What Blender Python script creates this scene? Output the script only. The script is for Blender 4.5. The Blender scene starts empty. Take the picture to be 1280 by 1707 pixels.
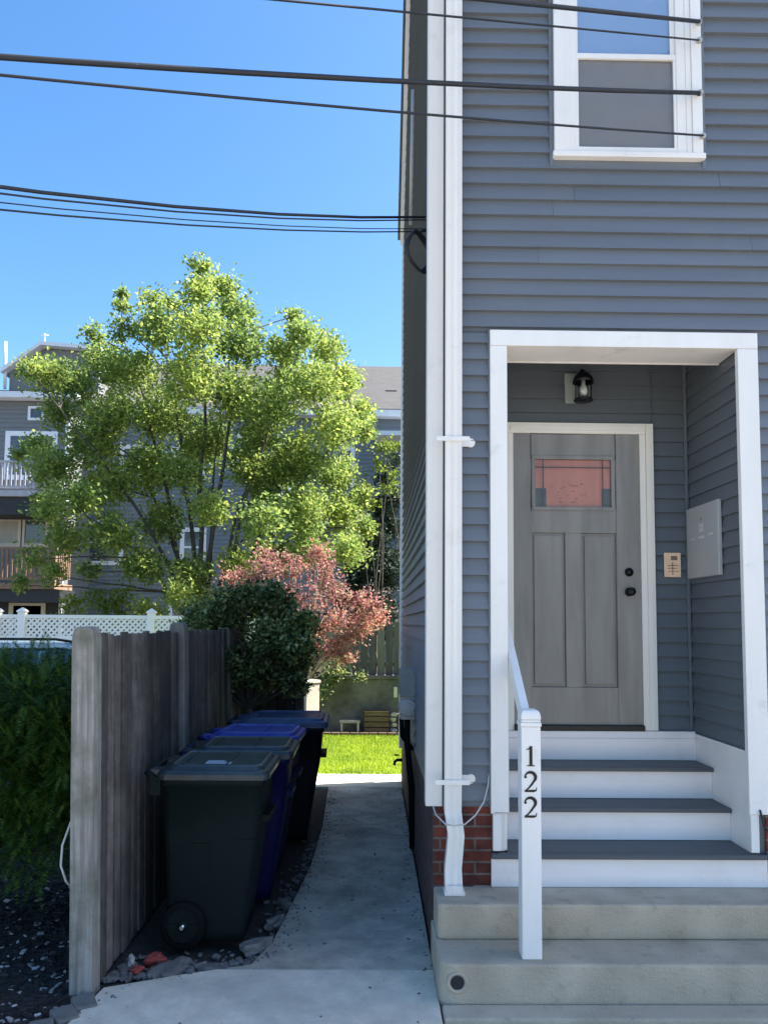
import bpy, bmesh, math, random
from mathutils import Vector, Matrix, noise
R = math.radians
random.seed(7)
scn = bpy.context.scene
C = scn.collection

# ------------------------------------------------------------------ camera geometry
F, CX, CY, EZ = 1282., 640., 945., 2.0
PITCH = math.atan(95 / F); YAW = -.014; ROLL = .008
MR = Matrix.Rotation(YAW, 3, 'Z') @ Matrix.Rotation(math.pi / 2 + PITCH, 3, 'X') @ Matrix.Rotation(ROLL, 3, 'Z')

def ray(x, y): return MR @ Vector(((x - CX) / F, -(y - CY) / F, -1))
def PY(x, y, D): r = ray(x, y); t = D / r.y; return Vector((r.x * t, D, EZ + r.z * t))
def PX(x, y, X): r = ray(x, y); t = X / r.x; return Vector((X, r.y * t, EZ + r.z * t))
def PZ(x, y, z): r = ray(x, y); t = (z - EZ) / r.z; return Vector((r.x * t, r.y * t, z))

cam_d = bpy.data.cameras.new('camera'); cam = bpy.data.objects.new('camera', cam_d); C.objects.link(cam)
cam.location = (0, 0, EZ); cam.rotation_euler = MR.to_euler()
cam_d.sensor_fit = 'VERTICAL'; cam_d.sensor_height = 36; cam_d.lens = F / 1707 * 36
cam_d.shift_y = (CY - 853.5) / 1707; cam_d.clip_end = 2000; cam_d.clip_start = .05
scn.camera = cam

# ------------------------------------------------------------------ materials
def newmat(name):
    m = bpy.data.materials.new(name); m.use_nodes = True; nt = m.node_tree
    return m, nt, nt.nodes, nt.links, nt.nodes['Principled BSDF']

def ramp(N, stops):
    r = N.new('ShaderNodeValToRGB'); cr = r.color_ramp
    while len(cr.elements) < len(stops): cr.elements.new(.5)
    for e, (p, c) in zip(cr.elements, stops): e.position = p; e.color = (*c, 1)
    return r

def mat(name, base, rough=.6, var=.12, scale=(6, 6, 6), bump=.15, bscale=60, bdist=.004, metal=0, spec=.5, dirt=None, dirt_scale=1.2, dirt_lo=.5, dirt_hi=.75, coat=0):
    """solid colour broken up by two noises, a little bump and an optional patchy second colour"""
    m, nt, N, L, P = newmat(name)
    tc = N.new('ShaderNodeTexCoord'); mp = N.new('ShaderNodeMapping'); mp.inputs['Scale'].default_value = scale
    L.new(tc.outputs['Object'], mp.inputs[0])
    n = N.new('ShaderNodeTexNoise'); n.inputs['Scale'].default_value = 1; n.inputs['Detail'].default_value = 6; n.inputs['Roughness'].default_value = .65
    L.new(mp.outputs[0], n.inputs['Vector'])
    lo = tuple(max(0, c * (1 - var)) for c in base); hi = tuple(min(1, c * (1 + var)) for c in base)
    r = ramp(N, [(.3, lo), (.7, hi)]); L.new(n.outputs['Fac'], r.inputs[0])
    col = r.outputs[0]
    if dirt:
        n2 = N.new('ShaderNodeTexNoise'); n2.inputs['Scale'].default_value = dirt_scale; n2.inputs['Detail'].default_value = 8; n2.inputs['Roughness'].default_value = .7
        L.new(tc.outputs['Object'], n2.inputs['Vector'])
        mr = N.new('ShaderNodeMapRange'); mr.inputs['From Min'].default_value = dirt_lo; mr.inputs['From Max'].default_value = dirt_hi
        L.new(n2.outputs['Fac'], mr.inputs['Value'])
        mx = N.new('ShaderNodeMix'); mx.data_type = 'RGBA'; L.new(mr.outputs[0], mx.inputs['Factor']); L.new(col, mx.inputs[6]); mx.inputs[7].default_value = (*dirt, 1)
        col = mx.outputs[2]
    L.new(col, P.inputs['Base Color'])
    P.inputs['Roughness'].default_value = rough; P.inputs['Metallic'].default_value = metal; P.inputs['Specular IOR Level'].default_value = spec
    P.inputs['Coat Weight'].default_value = coat
    if bump:
        nb = N.new('ShaderNodeTexNoise'); nb.inputs['Scale'].default_value = bscale; nb.inputs['Detail'].default_value = 5
        mb = N.new('ShaderNodeMapping'); s = max(scale); mb.inputs['Scale'].default_value = tuple(c / s for c in scale)
        L.new(tc.outputs['Object'], mb.inputs[0]); L.new(mb.outputs[0], nb.inputs['Vector'])
        b = N.new('ShaderNodeBump'); b.inputs['Strength'].default_value = bump; b.inputs['Distance'].default_value = bdist
        L.new(nb.outputs['Fac'], b.inputs['Height']); L.new(b.outputs[0], P.inputs['Normal'])
    return m

def brick_mat(name, c1, c2, mortar, bw=.205, bh=.068):
    m, nt, N, L, P = newmat(name)
    tc = N.new('ShaderNodeTexCoord'); sp = N.new('ShaderNodeSeparateXYZ'); ad = N.new('ShaderNodeMath'); cb = N.new('ShaderNodeCombineXYZ')
    L.new(tc.outputs['Object'], sp.inputs[0]); L.new(sp.outputs[0], ad.inputs[0]); L.new(sp.outputs[1], ad.inputs[1])
    L.new(ad.outputs[0], cb.inputs[0]); L.new(sp.outputs[2], cb.inputs[1])
    b = N.new('ShaderNodeTexBrick'); L.new(cb.outputs[0], b.inputs['Vector']); b.inputs['Scale'].default_value = 1
    b.inputs['Brick Width'].default_value = bw; b.inputs['Row Height'].default_value = bh; b.inputs['Mortar Size'].default_value = .007; b.inputs['Mortar Smooth'].default_value = .3
    b.inputs['Color1'].default_value = (*c1, 1); b.inputs['Color2'].default_value = (*c2, 1); b.inputs['Mortar'].default_value = (*mortar, 1); b.inputs['Bias'].default_value = 0
    n = N.new('ShaderNodeTexNoise'); n.inputs['Scale'].default_value = 9; n.inputs['Detail'].default_value = 8; L.new(tc.outputs['Object'], n.inputs['Vector'])
    r = ramp(N, [(.3, (.45, .45, .45)), (.7, (1.25, 1.25, 1.25))]); L.new(n.outputs['Fac'], r.inputs[0])
    mx = N.new('ShaderNodeMix'); mx.data_type = 'RGBA'; mx.blend_type = 'MULTIPLY'; mx.inputs['Factor'].default_value = 1
    L.new(b.outputs['Color'], mx.inputs[6]); L.new(r.outputs[0], mx.inputs[7]); L.new(mx.outputs[2], P.inputs['Base Color'])
    P.inputs['Roughness'].default_value = .9
    bp = N.new('ShaderNodeBump'); bp.inputs['Strength'].default_value = .6; bp.inputs['Distance'].default_value = .006; bp.invert = True
    L.new(b.outputs['Fac'], bp.inputs['Height']); L.new(bp.outputs[0], P.inputs['Normal'])
    return m

def leaf_mat(name, cols, trans=.45):
    m, nt, N, L, P = newmat(name)
    g = N.new('ShaderNodeNewGeometry'); r = ramp(N, [(i / (len(cols) - 1), c) for i, c in enumerate(cols)])
    L.new(g.outputs['Random Per Island'], r.inputs[0])
    tc = N.new('ShaderNodeTexCoord'); n = N.new('ShaderNodeTexNoise'); n.inputs['Scale'].default_value = .9; n.inputs['Detail'].default_value = 3
    L.new(tc.outputs['Object'], n.inputs['Vector']); r2 = ramp(N, [(.35, (.72, .78, .8)), (.65, (1.2, 1.12, 1.0))]); L.new(n.outputs['Fac'], r2.inputs[0])
    mx = N.new('ShaderNodeMix'); mx.data_type = 'RGBA'; mx.blend_type = 'MULTIPLY'; mx.inputs['Factor'].default_value = 1
    L.new(r.outputs[0], mx.inputs[6]); L.new(r2.outputs[0], mx.inputs[7])
    L.new(mx.outputs[2], P.inputs['Base Color']); P.inputs['Roughness'].default_value = .5; P.inputs['Specular IOR Level'].default_value = .35
    t = N.new('ShaderNodeBsdfTranslucent'); L.new(mx.outputs[2], t.inputs['Color'])
    ms = N.new('ShaderNodeMixShader'); ms.inputs[0].default_value = trans; L.new(P.outputs[0], ms.inputs[1]); L.new(t.outputs[0], ms.inputs[2])
    L.new(ms.outputs[0], N['Material Output'].inputs['Surface'])
    return m

def glass_mat(name, tint=(1, 1, 1), refl=.25, rough=.02):
    """window pane: see-through with a strong mirror part"""
    m, nt, N, L, P = newmat(name); N.remove(P)
    t = N.new('ShaderNodeBsdfTransparent'); t.inputs[0].default_value = (*tint, 1)
    g = N.new('ShaderNodeBsdfGlossy'); g.inputs['Roughness'].default_value = rough
    fr = N.new('ShaderNodeFresnel'); fr.inputs[0].default_value = 1.5
    a = N.new('ShaderNodeMath'); a.operation = 'ADD'; a.use_clamp = True; L.new(fr.outputs[0], a.inputs[0]); a.inputs[1].default_value = refl
    ge = N.new('ShaderNodeNewGeometry'); inv = N.new('ShaderNodeMath'); inv.operation = 'SUBTRACT'; inv.inputs[0].default_value = 1; L.new(ge.outputs['Backfacing'], inv.inputs[1])
    mu = N.new('ShaderNodeMath'); mu.operation = 'MULTIPLY'; L.new(a.outputs[0], mu.inputs[0]); L.new(inv.outputs[0], mu.inputs[1])   # mirror only on the outer face
    ms = N.new('ShaderNodeMixShader'); L.new(mu.outputs[0], ms.inputs[0]); L.new(t.outputs[0], ms.inputs[1]); L.new(g.outputs[0], ms.inputs[2])
    L.new(ms.outputs[0], N['Material Output'].inputs['Surface'])
    return m

M = {}
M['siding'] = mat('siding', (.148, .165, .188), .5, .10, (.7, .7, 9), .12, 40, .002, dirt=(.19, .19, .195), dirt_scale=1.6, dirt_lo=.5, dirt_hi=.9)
M['siding_porch'] = mat('siding_porch', (.115, .132, .148), .5, .07, (.7, .7, 9), .12, 40, .002)  # siding colour darkened to carry the shade inside the porch
M['white'] = mat('white_paint', (.84, .80, .755), .45, .06, (3, 3, 1), .2, 30, .003, dirt=(.42, .40, .36), dirt_scale=3.5, dirt_lo=.58, dirt_hi=.95)
M['whitecorner'] = mat('weathered_white', (.82, .77, .71), .5, .05, (8, 8, .6), .1, 30, .002, dirt=(.60, .57, .50), dirt_scale=3.2, dirt_lo=.56, dirt_hi=.85)
M['riser'] = mat('riser_paint', (.86, .80, .77), .5, .05, (1, 3, 12), .15, 30, .002, dirt=(.66, .60, .55), dirt_scale=2.2, dirt_lo=.5, dirt_hi=.95)
M['cream'] = mat('cream_paint', (.82, .77, .68), .45, .04, (3, 3, 1), .1, 30, .002)
M['tread'] = mat('tread_grey', (.075, .082, .092), .5, .15, (1, 14, 14), .3, 60, .003)
M['concrete'] = mat('step_concrete', (.56, .47, .355), .9, .35, (9, 9, 9), .8, 70, .008, dirt=(.29, .24, .17), dirt_scale=4.5, dirt_lo=.42, dirt_hi=.72)
M['path'] = mat('path_concrete', (.52, .455, .36), .88, .35, (3.5, 3.5, 3.5), .7, 90, .006, dirt=(.22, .195, .15), dirt_scale=2.2, dirt_lo=.42, dirt_hi=.75)
M['path_new'] = mat('new_path_concrete', (.70, .61, .48), .88, .2, (5, 5, 5), .6, 110, .006, dirt=(.42, .39, .32), dirt_scale=2.4, dirt_lo=.45, dirt_hi=.85)  # own paler slab tone, raised further to carry the brighter light up front
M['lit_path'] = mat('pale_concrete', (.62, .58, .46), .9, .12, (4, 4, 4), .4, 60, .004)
M['asphalt'] = mat('asphalt', (.075, .075, .078), .9, .25, (30, 30, 30), .6, 160, .006)
M['street'] = mat('street', (.36, .33, .29), .9, .2, (12, 12, 12), .6, 160, .006)  # paled so sunlight bounces off it to fill the shaded facade
M['soil'] = mat('soil', (.045, .037, .03), .95, .5, (14, 14, 14), 1, 45, .03)
M['mulch'] = mat('mulch', (.020, .017, .016), .95, .6, (25, 25, 25), 1, 60, .03)
M['earth'] = mat('earth', (.10, .095, .07), .95, .3, (2, 2, 2), .5, 30, .02)
M['turf'] = mat('turf', (.22, .33, .045), .9, .3, (12, 12, 12), .8, 120, .02)
M['brick'] = brick_mat('red_brick', (.20, .045, .028), (.11, .030, .024), (.19, .16, .14))
M['brickside'] = brick_mat('dark_brick', (.11, .05, .04), (.07, .04, .035), (.13, .11, .10))
M['brickfar'] = brick_mat('street_brick', (.42, .19, .14), (.34, .15, .12), (.4, .35, .3), .22, .08)
M['door'] = mat('door_paint', (.235, .217, .195), .36, .24, (7, 7, .9), .25, 25, .002)
M['black'] = mat('black_metal', (.012, .012, .014), .35, .2, bump=0, metal=.5)
M['blackrub'] = mat('black_rubber', (.004, .005, .006), .8, .2, bump=.1, spec=.12)
M['wire'] = mat('cable_rubber', (.016, .018, .024), .6, .1, bump=0)
M['cablewhite'] = mat('pale_cable', (.5, .5, .48), .5, .1, bump=0)
M['wood'] = mat('grey_board', (.068, .058, .052), .85, .6, (34, 34, 1.3), .8, 30, .008, dirt=(.17, .15, .13), dirt_scale=2.5, dirt_lo=.48, dirt_hi=.75)
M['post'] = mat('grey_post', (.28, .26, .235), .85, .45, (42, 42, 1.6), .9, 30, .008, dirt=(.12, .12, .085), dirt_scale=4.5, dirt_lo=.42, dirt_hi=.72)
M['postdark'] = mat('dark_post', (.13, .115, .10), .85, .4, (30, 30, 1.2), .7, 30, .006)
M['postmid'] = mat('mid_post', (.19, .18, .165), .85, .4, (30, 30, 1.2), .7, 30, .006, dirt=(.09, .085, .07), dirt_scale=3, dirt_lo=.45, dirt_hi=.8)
M['backwood'] = mat('back_board', (.105, .10, .085), .85, .35, (20, 20, 1.3), .5, 30, .006)
M['bin'] = mat('bin_green', (.004, .009, .010), .6, .15, (4, 4, 4), .25, 150, .002, spec=.15, dirt=(.012, .016, .016), dirt_scale=3, dirt_lo=.5, dirt_hi=.9)
M['binlid'] = mat('bin_lid', (.013, .023, .029), .36, .15, (4, 4, 4), .25, 120, .002, dirt=(.05, .07, .08), dirt_scale=5, dirt_lo=.45, dirt_hi=.8)
M['binblue'] = mat('bin_blue', (.003, .004, .042), .6, .15, (4, 4, 4), .2, 150, .002, spec=.15)
M['binbluelid'] = mat('bin_blue_lid', (.02, .035, .28), .4, .2, (4, 4, 4), .2, 120, .002, dirt=(.12, .15, .4), dirt_scale=4, dirt_lo=.5, dirt_hi=.8)
M['binnavy'] = mat('bin_navy', (.003, .004, .010), .6, .15, (4, 4, 4), .2, 150, .002, spec=.15)
M['binnavylid'] = mat('bin_navy_lid', (.02, .045, .10), .4, .2, (4, 4, 4), .2, 120, .002, dirt=(.08, .14, .3), dirt_scale=4, dirt_lo=.5, dirt_hi=.8)
M['label'] = mat('label', (.30, .36, .40), .6, .15, (9, 9, 9), bump=0)
M['greybox'] = mat('panel_grey', (.40, .40, .38), .45, .05, (4, 4, 4), .05, 60, .002)
M['meter'] = mat('meter_grey', (.22, .25, .25), .5, .12, (6, 6, 6), .1, 60, .002)
M['paper'] = mat('paper', (.58, .57, .53), .7, .05, bump=0)
M['tan'] = mat('tan_plaque', (.80, .55, .36), .6, .1, (20, 20, 20), bump=0)
M['tanmark'] = mat('tan_mark', (.2, .12, .09), .6, .1, bump=0)
M['plate'] = mat('lamp_plate', (.34, .38, .35), .45, .1, bump=0)
M['bulb'] = mat('frosted_bulb', (.7, .7, .68), .3, .03, bump=0)
M['lampglass'] = glass_mat('lamp_glass', (.75, .78, .8), .06)
M['pane'] = glass_mat('pane', (.97, .98, 1), .08)
M['screenpane'] = glass_mat('screened_pane', (.85, .85, .85), .02, .3)
M['doorpane'] = glass_mat('door_pane', (.95, .9, .88), .02, .1)
M['blind_blue'] = mat('pale_blind', (.30, .42, .58), .8, .03, bump=0)  # reflected sky put into the colour of a sheet behind the pane
M['blind_grey'] = mat('grey_blind', (.42, .40, .39), .8, .05, bump=0)
M['pinkcurtain'] = mat('salmon_shade', (.62, .29, .20), .8, .10, (12, 3, 3), bump=0)  # pink reflection of the door glass, painted as a flat colour
M['curtainmark'] = mat('shade_print', (.46, .20, .15), .8, .1, bump=0)
M['lead'] = mat('lead_came', (.10, .085, .085), .5, .1, bump=0)
M['clearglass'] = mat('bevel_glass', (.09, .11, .10), .5, .3, (20, 20, 20), bump=0)  # painted dark reflection for the lower corners of the door glass
M['roof'] = mat('shingle', (.085, .08, .08), .9, .18, (3, 3, 14), .5, 40, .01)
M['bgwall'] = mat('neighbour_siding', (.17, .175, .18), .6, .08, (1, 1, 10), .1, 30, .004)
M['bgwallb'] = mat('blue_siding', (.155, .18, .205), .6, .08, (1, 1, 10), .1, 30, .004)
M['bgtrim'] = mat('neighbour_trim', (.70, .72, .76), .5, .05, bump=0)
M['bgcream'] = mat('neighbour_cream', (.55, .50, .42), .5, .06, bump=0)
M['deck'] = mat('deck_wood', (.24, .15, .10), .8, .25, (8, 8, 8), bump=0)
M['deckgrey'] = mat('deck_grey', (.42, .41, .44), .7, .15, (8, 8, 8), bump=0)
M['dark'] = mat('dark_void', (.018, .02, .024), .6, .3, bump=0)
M['bgglass'] = mat('dark_window', (.05, .06, .075), .1, .3, (1, 1, 1), bump=0, spec=.8)
M['bgcurtain'] = mat('window_curtain', (.40, .39, .35), .8, .15, (6, 1, 1), bump=0)
M['vinyl'] = mat('white_vinyl', (.88, .85, .78), .4, .03, bump=0)
M['wallconc'] = mat('old_wall', (.13, .125, .115), .95, .4, (3, 3, 3), .6, 30, .01, dirt=(.055, .055, .045), dirt_scale=2, dirt_lo=.45, dirt_hi=.7)
M['carpaint'] = mat('car_paint', (.26, .42, .56), .25, .04, bump=0, coat=.6, metal=.2)
M['carglass'] = mat('car_glass', (.02, .03, .04), .05, .1, bump=0, spec=.8)
M['chrome'] = mat('chrome', (.6, .6, .62), .2, .05, bump=0, metal=.9)
M['bark'] = mat('bark', (.13, .115, .095), .9, .35, (18, 18, 4), .8, 40, .01)
M['barkdark'] = mat('bark_dark', (.075, .065, .055), .9, .35, (18, 18, 4), .8, 40, .01)
M['barkpale'] = mat('bark_pale', (.40, .36, .26), .9, .3, (18, 18, 4), .8, 40, .01)
M['rock'] = mat('rock', (.16, .148, .135), .9, .3, (9, 9, 9), .8, 30, .01)
M['redbrick'] = mat('brick_piece', (.30, .05, .04), .9, .3, (12, 12, 12), .6, 40, .01)
M['crate'] = mat('crate_wood', (.13, .085, .05), .8, .3, (4, 4, 20), .3, 40, .004)
M['chips'] = mat('pale_chips', (.42, .38, .36), .9, .3, (30, 30, 30), bump=0)
def island(m, lo, hi):
    nt = m.node_tree; N = nt.nodes; L = nt.links; P = N['Principled BSDF']; l = P.inputs['Base Color'].links[0]; src = l.from_socket
    g = N.new('ShaderNodeNewGeometry'); mr = N.new('ShaderNodeMapRange'); mr.inputs['To Min'].default_value = lo; mr.inputs['To Max'].default_value = hi; L.new(g.outputs['Random Per Island'], mr.inputs['Value'])
    mx = N.new('ShaderNodeMix'); mx.data_type = 'RGBA'; mx.blend_type = 'MULTIPLY'; mx.inputs['Factor'].default_value = 1
    L.new(src, mx.inputs[6]); L.new(mr.outputs[0], mx.inputs[7]); L.new(mx.outputs[2], P.inputs['Base Color'])
island(M['siding'], .93, 1.07); island(M['siding_porch'], .95, 1.05); island(M['wood'], .4, 1.8); island(M['backwood'], .65, 1.35); island(M['chips'], .5, 1.3); island(M['mulch'], .5, 2.2)
M['lf_tree'] = leaf_mat('tree_leaves', [(.15, .23, .07), (.22, .32, .09), (.32, .41, .10), (.42, .49, .14)], .58)
M['lf_yel'] = leaf_mat('yellow_green_leaves', [(.12, .2, .03), (.22, .3, .04), (.3, .36, .05)], .5)
M['lf_dark'] = leaf_mat('dark_leaves', [(.02, .04, .018), (.06, .11, .035), (.13, .19, .06), (.24, .30, .11), (.50, .52, .24)], .35)
M['lf_red'] = leaf_mat('red_leaves', [(.12, .04, .05), (.45, .16, .15), (.52, .30, .27), (.20, .08, .09), (.42, .19, .17), (.38, .37, .20), (.54, .24, .24), (.50, .20, .21)], .5)
M['lf_yew'] = leaf_mat('yew_needles', [(.018, .05, .010), (.045, .11, .018), (.13, .22, .035)], .25)
M['lf_conif'] = leaf_mat('conifer_needles', [(.015, .035, .022), (.03, .055, .035), (.05, .08, .05)], .2)
M['litter'] = leaf_mat('dry_leaves', [(.10, .06, .03), (.2, .14, .06), (.12, .15, .05)], .1)
M['grass'] = leaf_mat('grass_blades', [(.24, .36, .03), (.34, .46, .04), (.42, .5, .07)], .4)

# ------------------------------------------------------------------ mesh helpers
class MB:
    def __init__(s): s.v = []; s.f = []; s.sm = []
    def add(s, vs, fs, smooth=False):
        o = len(s.v); s.v += [tuple(p) for p in vs]; s.f += [tuple(i + o for i in f) for f in fs]; s.sm += [smooth] * len(fs); return s
    def box(s, x0, x1, y0, y1, z0, z1):
        return s.add([(x, y, z) for z in (z0, z1) for y in (y0, y1) for x in (x0, x1)],
                     [(0, 2, 3, 1), (4, 5, 7, 6), (0, 1, 5, 4), (2, 6, 7, 3), (0, 4, 6, 2), (1, 3, 7, 5)])
    def obox(s, c, half, rot):                       # turned box
        vs = [Vector(c) + rot @ Vector((sx * half[0], sy * half[1], sz * half[2])) for sz in (-1, 1) for sy in (-1, 1) for sx in (-1, 1)]
        return s.add(vs, [(0, 2, 3, 1), (4, 5, 7, 6), (0, 1, 5, 4), (2, 6, 7, 3), (0, 4, 6, 2), (1, 3, 7, 5)])
    def prism(s, poly, axis, a, b, smooth=False):    # 2-D polygon (counter-clockwise or not) pushed along an axis
        n = len(poly)
        def p(q, t): return {'x': (t, q[0], q[1]), 'y': (q[0], t, q[1]), 'z': (q[0], q[1], t)}[axis]
        vs = [p(q, a) for q in poly] + [p(q, b) for q in poly]
        fs = [tuple(range(n)), tuple(range(2 * n - 1, n - 1, -1))]
        s.add(vs, fs)
        s.add(vs, [(i, (i + 1) % n, n + (i + 1) % n, n + i) for i in range(n)], smooth); return s
    def tube(s, pts, rads, seg=8, caps=True):
        pts = [Vector(p) for p in pts]; n = len(pts)
        if not hasattr(rads, '__len__'): rads = [rads] * n
        vs = []; up = Vector((.13, .27, .95)).normalized()
        for i, p in enumerate(pts):
            t = (pts[min(i + 1, n - 1)] - pts[max(i - 1, 0)]).normalized()
            if abs(t.dot(up)) > .95: up = Vector((1, .1, .05)).normalized()
            a = t.cross(up).normalized(); b = t.cross(a); up = (-b).normalized() if b.length else up
            for k in range(seg):
                w = 2 * math.pi * k / seg; vs.append(p + (a * math.cos(w) + b * math.sin(w)) * rads[i])
        fs = [(i * seg + k, i * seg + (k + 1) % seg, (i + 1) * seg + (k + 1) % seg, (i + 1) * seg + k) for i in range(n - 1) for k in range(seg)]
        s.add(vs, fs, True)
        if caps: s.add(vs[:seg], [tuple(range(seg))]); s.add(vs[-seg:], [tuple(range(seg))])
        return s
    def lathe(s, prof, c=(0, 0, 0), axis='z', seg=20, smooth=True, cap=True):   # prof: (radius, height)
        vs = []
        for r, h in prof:
            for k in range(seg):
                w = 2 * math.pi * k / seg; a, b = r * math.cos(w), r * math.sin(w)
                q = {'z': (a, b, h), 'y': (a, h, b), 'x': (h, a, b)}[axis]; vs.append((c[0] + q[0], c[1] + q[1], c[2] + q[2]))
        n = len(prof)
        s.add(vs, [(i * seg + k, i * seg + (k + 1) % seg, (i + 1) * seg + (k + 1) % seg, (i + 1) * seg + k) for i in range(n - 1) for k in range(seg)], smooth)
        for e in (0, n - 1):
            if cap and prof[e][0] > 1e-4: s.add(vs[e * seg:(e + 1) * seg], [tuple(range(seg))])
        return s
    def loft(s, rings, smooth=False, capa=True, capb=True):
        n = len(rings[0]); vs = [p for r in rings for p in r]
        s.add(vs, [(i * n + k, i * n + (k + 1) % n, (i + 1) * n + (k + 1) % n, (i + 1) * n + k) for i in range(len(rings) - 1) for k in range(n)], smooth)
        if capa: s.add(rings[0], [tuple(range(n))])
        if capb: s.add(rings[-1], [tuple(range(n))])
        return s
    def build(s, name, m, parent=None, bevel=0, weld=True):
        me = bpy.data.meshes.new(name); me.from_pydata([tuple(v) for v in s.v], [], s.f)
        me.polygons.foreach_set('use_smooth', s.sm); me.materials.append(M[m] if isinstance(m, str) else m)
        if weld and len(s.v) < 60000:
            bm = bmesh.new(); bm.from_mesh(me); bmesh.ops.remove_doubles(bm, verts=bm.verts, dist=1e-5)
            bmesh.ops.recalc_face_normals(bm, faces=bm.faces); bm.to_mesh(me); bm.free()
        me.update()
        o = bpy.data.objects.new(name, me); C.objects.link(o)
        if bevel:
            b = o.modifiers.new('bevel', 'BEVEL'); b.width = bevel; b.segments = 2; b.limit_method = 'ANGLE'; b.angle_limit = R(40)
        if parent:
            o.parent = parent
            root = parent
            off = Vector(root.location)
            while root.parent: root = root.parent; off += Vector(root.location)
            o.location = -off if parent.get('world_parts', 1) else (0, 0, 0)
        return o

def tag(o, label=None, cat=None, group=None, kind=None):
    for k, v in (('label', label), ('category', cat), ('group', group), ('kind', kind)):
        if v: o[k] = v
    return o
def thing(name, label, cat, loc=(0, 0, 0), group=None):
    o = bpy.data.objects.new(name, None); C.objects.link(o); o.location = loc; o.empty_display_size = .1
    return tag(o, label, cat, group)
def struct(mb, name, m, **k): return tag(mb.build(name, m, **k), kind='structure')
def copy_tree(o, parent=None):
    c = o.copy(); C.objects.link(c)
    if parent: c.parent = parent
    for ch in [x for x in bpy.data.objects if x.parent == o]: copy_tree(ch, c)
    return c

# lap siding: saw-tooth boards. axis 'y': wall faces -y at y=f ; axis 'x-': faces -x at x=f
LAP, Z0 = .102, 4.847
def siding(mb, axis, f, a0, a1, z0, z1, lap=LAP, out=.025, amax=None, zref=Z0):
    k = math.floor((z0 - zref) / lap) - 1
    while zref + k * lap < z1:
        lo = max(z0, zref + k * lap); hi = min(z1, zref + (k + 1) * lap); b = zref + k * lap; k += 1
        if hi - lo < .004: continue
        ol = out * (1 - (lo - b) / lap) + .001; oh = out * (1 - (hi - b) / lap) + .001
        e = amax((lo + hi) / 2) if amax else a1
        if e <= a0: continue
        if axis == 'y' and e - a0 > 2.5 and f < 10 and random.random() < .4:
            xs = [a0, a0 + (e - a0) * random.uniform(.04, .16), a0 + (e - a0) * random.uniform(.2, .4), e]
        else: xs = [a0, e]
        for xa, xb in zip(xs, xs[1:]):
          xb -= .0015 if xb < e else 0
          dl = random.uniform(-.0012, .0012) if len(xs) > 2 else 0
          if axis == 'y': vs = [(xa, f, lo), (xb, f, lo), (xb, f - ol + dl, lo), (xa, f - ol + dl, lo), (xa, f, hi), (xb, f, hi), (xb, f - oh, hi), (xa, f - oh, hi)]
          else: vs = [(f, e, lo), (f, a0, lo), (f - ol, a0, lo), (f - ol, e, lo), (f, e, hi), (f, a0, hi), (f - oh, a0, hi), (f - oh, e, hi)]
          mb.add(vs, [(0, 3, 2, 1), (3, 7, 6, 2), (0, 4, 7, 3), (1, 2, 6, 5), (4, 5, 6, 7)])

def leaves(mb, c, n, sp, size, shape=1.6, up=.3, spr=None):
    for _ in range(n):
        p = Vector(c) + Vector((random.gauss(0, sp[0]), random.gauss(0, sp[1]), random.gauss(0, sp[2])))
        d = Vector((random.gauss(0, 1), random.gauss(0, 1), random.gauss(0, .8) + up)).normalized()
        nrm = Vector((random.gauss(0, .8), random.gauss(0, .8), 1)).normalized(); s_ = d.cross(nrm)
        if s_.length < .05: continue
        s_.normalize(); l = size * random.uniform(.65, 1.25); w = l / shape / 2
        k = s_.cross(d) * w * .35
        mb.add([p, p + d * l * .5 + s_ * w + k, p + d * l, p + d * l * .5 - s_ * w + k], [(0, 1, 2, 3)])

# ------------------------------------------------------------------ GROUND
struct(MB().box(-400, 400, -200, 600, -.4, 0), 'ground', 'earth')
struct(MB().box(-60, 60, -16, 3.82, -.2, .006), 'street', 'street')
slab = MB(); front = MB()
edgeL = [(-1.60, 2.9), (-1.43, 3.80), (-1.385, 4.18), (-1.02, 4.33), (-.66, 4.46), (-.585, 4.75), (-.53, 5.4), (-.47, 6.2), (-.455, 7.4), (-.50, 9.16)]
def edge_x(y):
    for (xa, ya), (xb, yb) in zip(edgeL, edgeL[1:]):
        if ya <= y <= yb: return xa + (xb - xa) * (y - ya) / (yb - ya)
    return edgeL[-1][0]
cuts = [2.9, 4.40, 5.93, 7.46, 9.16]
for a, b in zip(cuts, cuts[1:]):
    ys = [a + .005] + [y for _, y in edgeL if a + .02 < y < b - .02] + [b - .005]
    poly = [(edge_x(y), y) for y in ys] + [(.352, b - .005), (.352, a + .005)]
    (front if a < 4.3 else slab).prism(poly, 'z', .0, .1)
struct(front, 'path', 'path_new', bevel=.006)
struct(slab, 'path', 'path', bevel=.006)
struct(MB().box(.362, 6, 3.842, 3.99, .0, .108), 'kerb', 'concrete', bevel=.012)
struct(MB().prism([(-30, 3.0), (-1.61, 3.0), (-1.46, 3.80), (-1.46, 7.2), (-30, 7.2)], 'z', 0, .075), 'mulch_bed', 'mulch')
struct(MB().box(-1.459, -.45, 3.9, 9.16, 0, .065), 'dirt_strip', 'soil')
struct(MB().box(-1.6, .9, 9.165, 9.93, 0, .098), 'cross_path', 'lit_path', bevel=.01)
lawn = struct(MB().box(-3.4, 6, 9.935, 13.25, 0, .09), 'lawn', 'turf')
struct(MB().box(-3.4, 6, 13.25, 13.6, 0, .12), 'garden_bed', 'soil')
struct(MB().box(-30, -1.6, 7.2, 13.4, 0, .06), 'parking_lot', 'asphalt')

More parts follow.
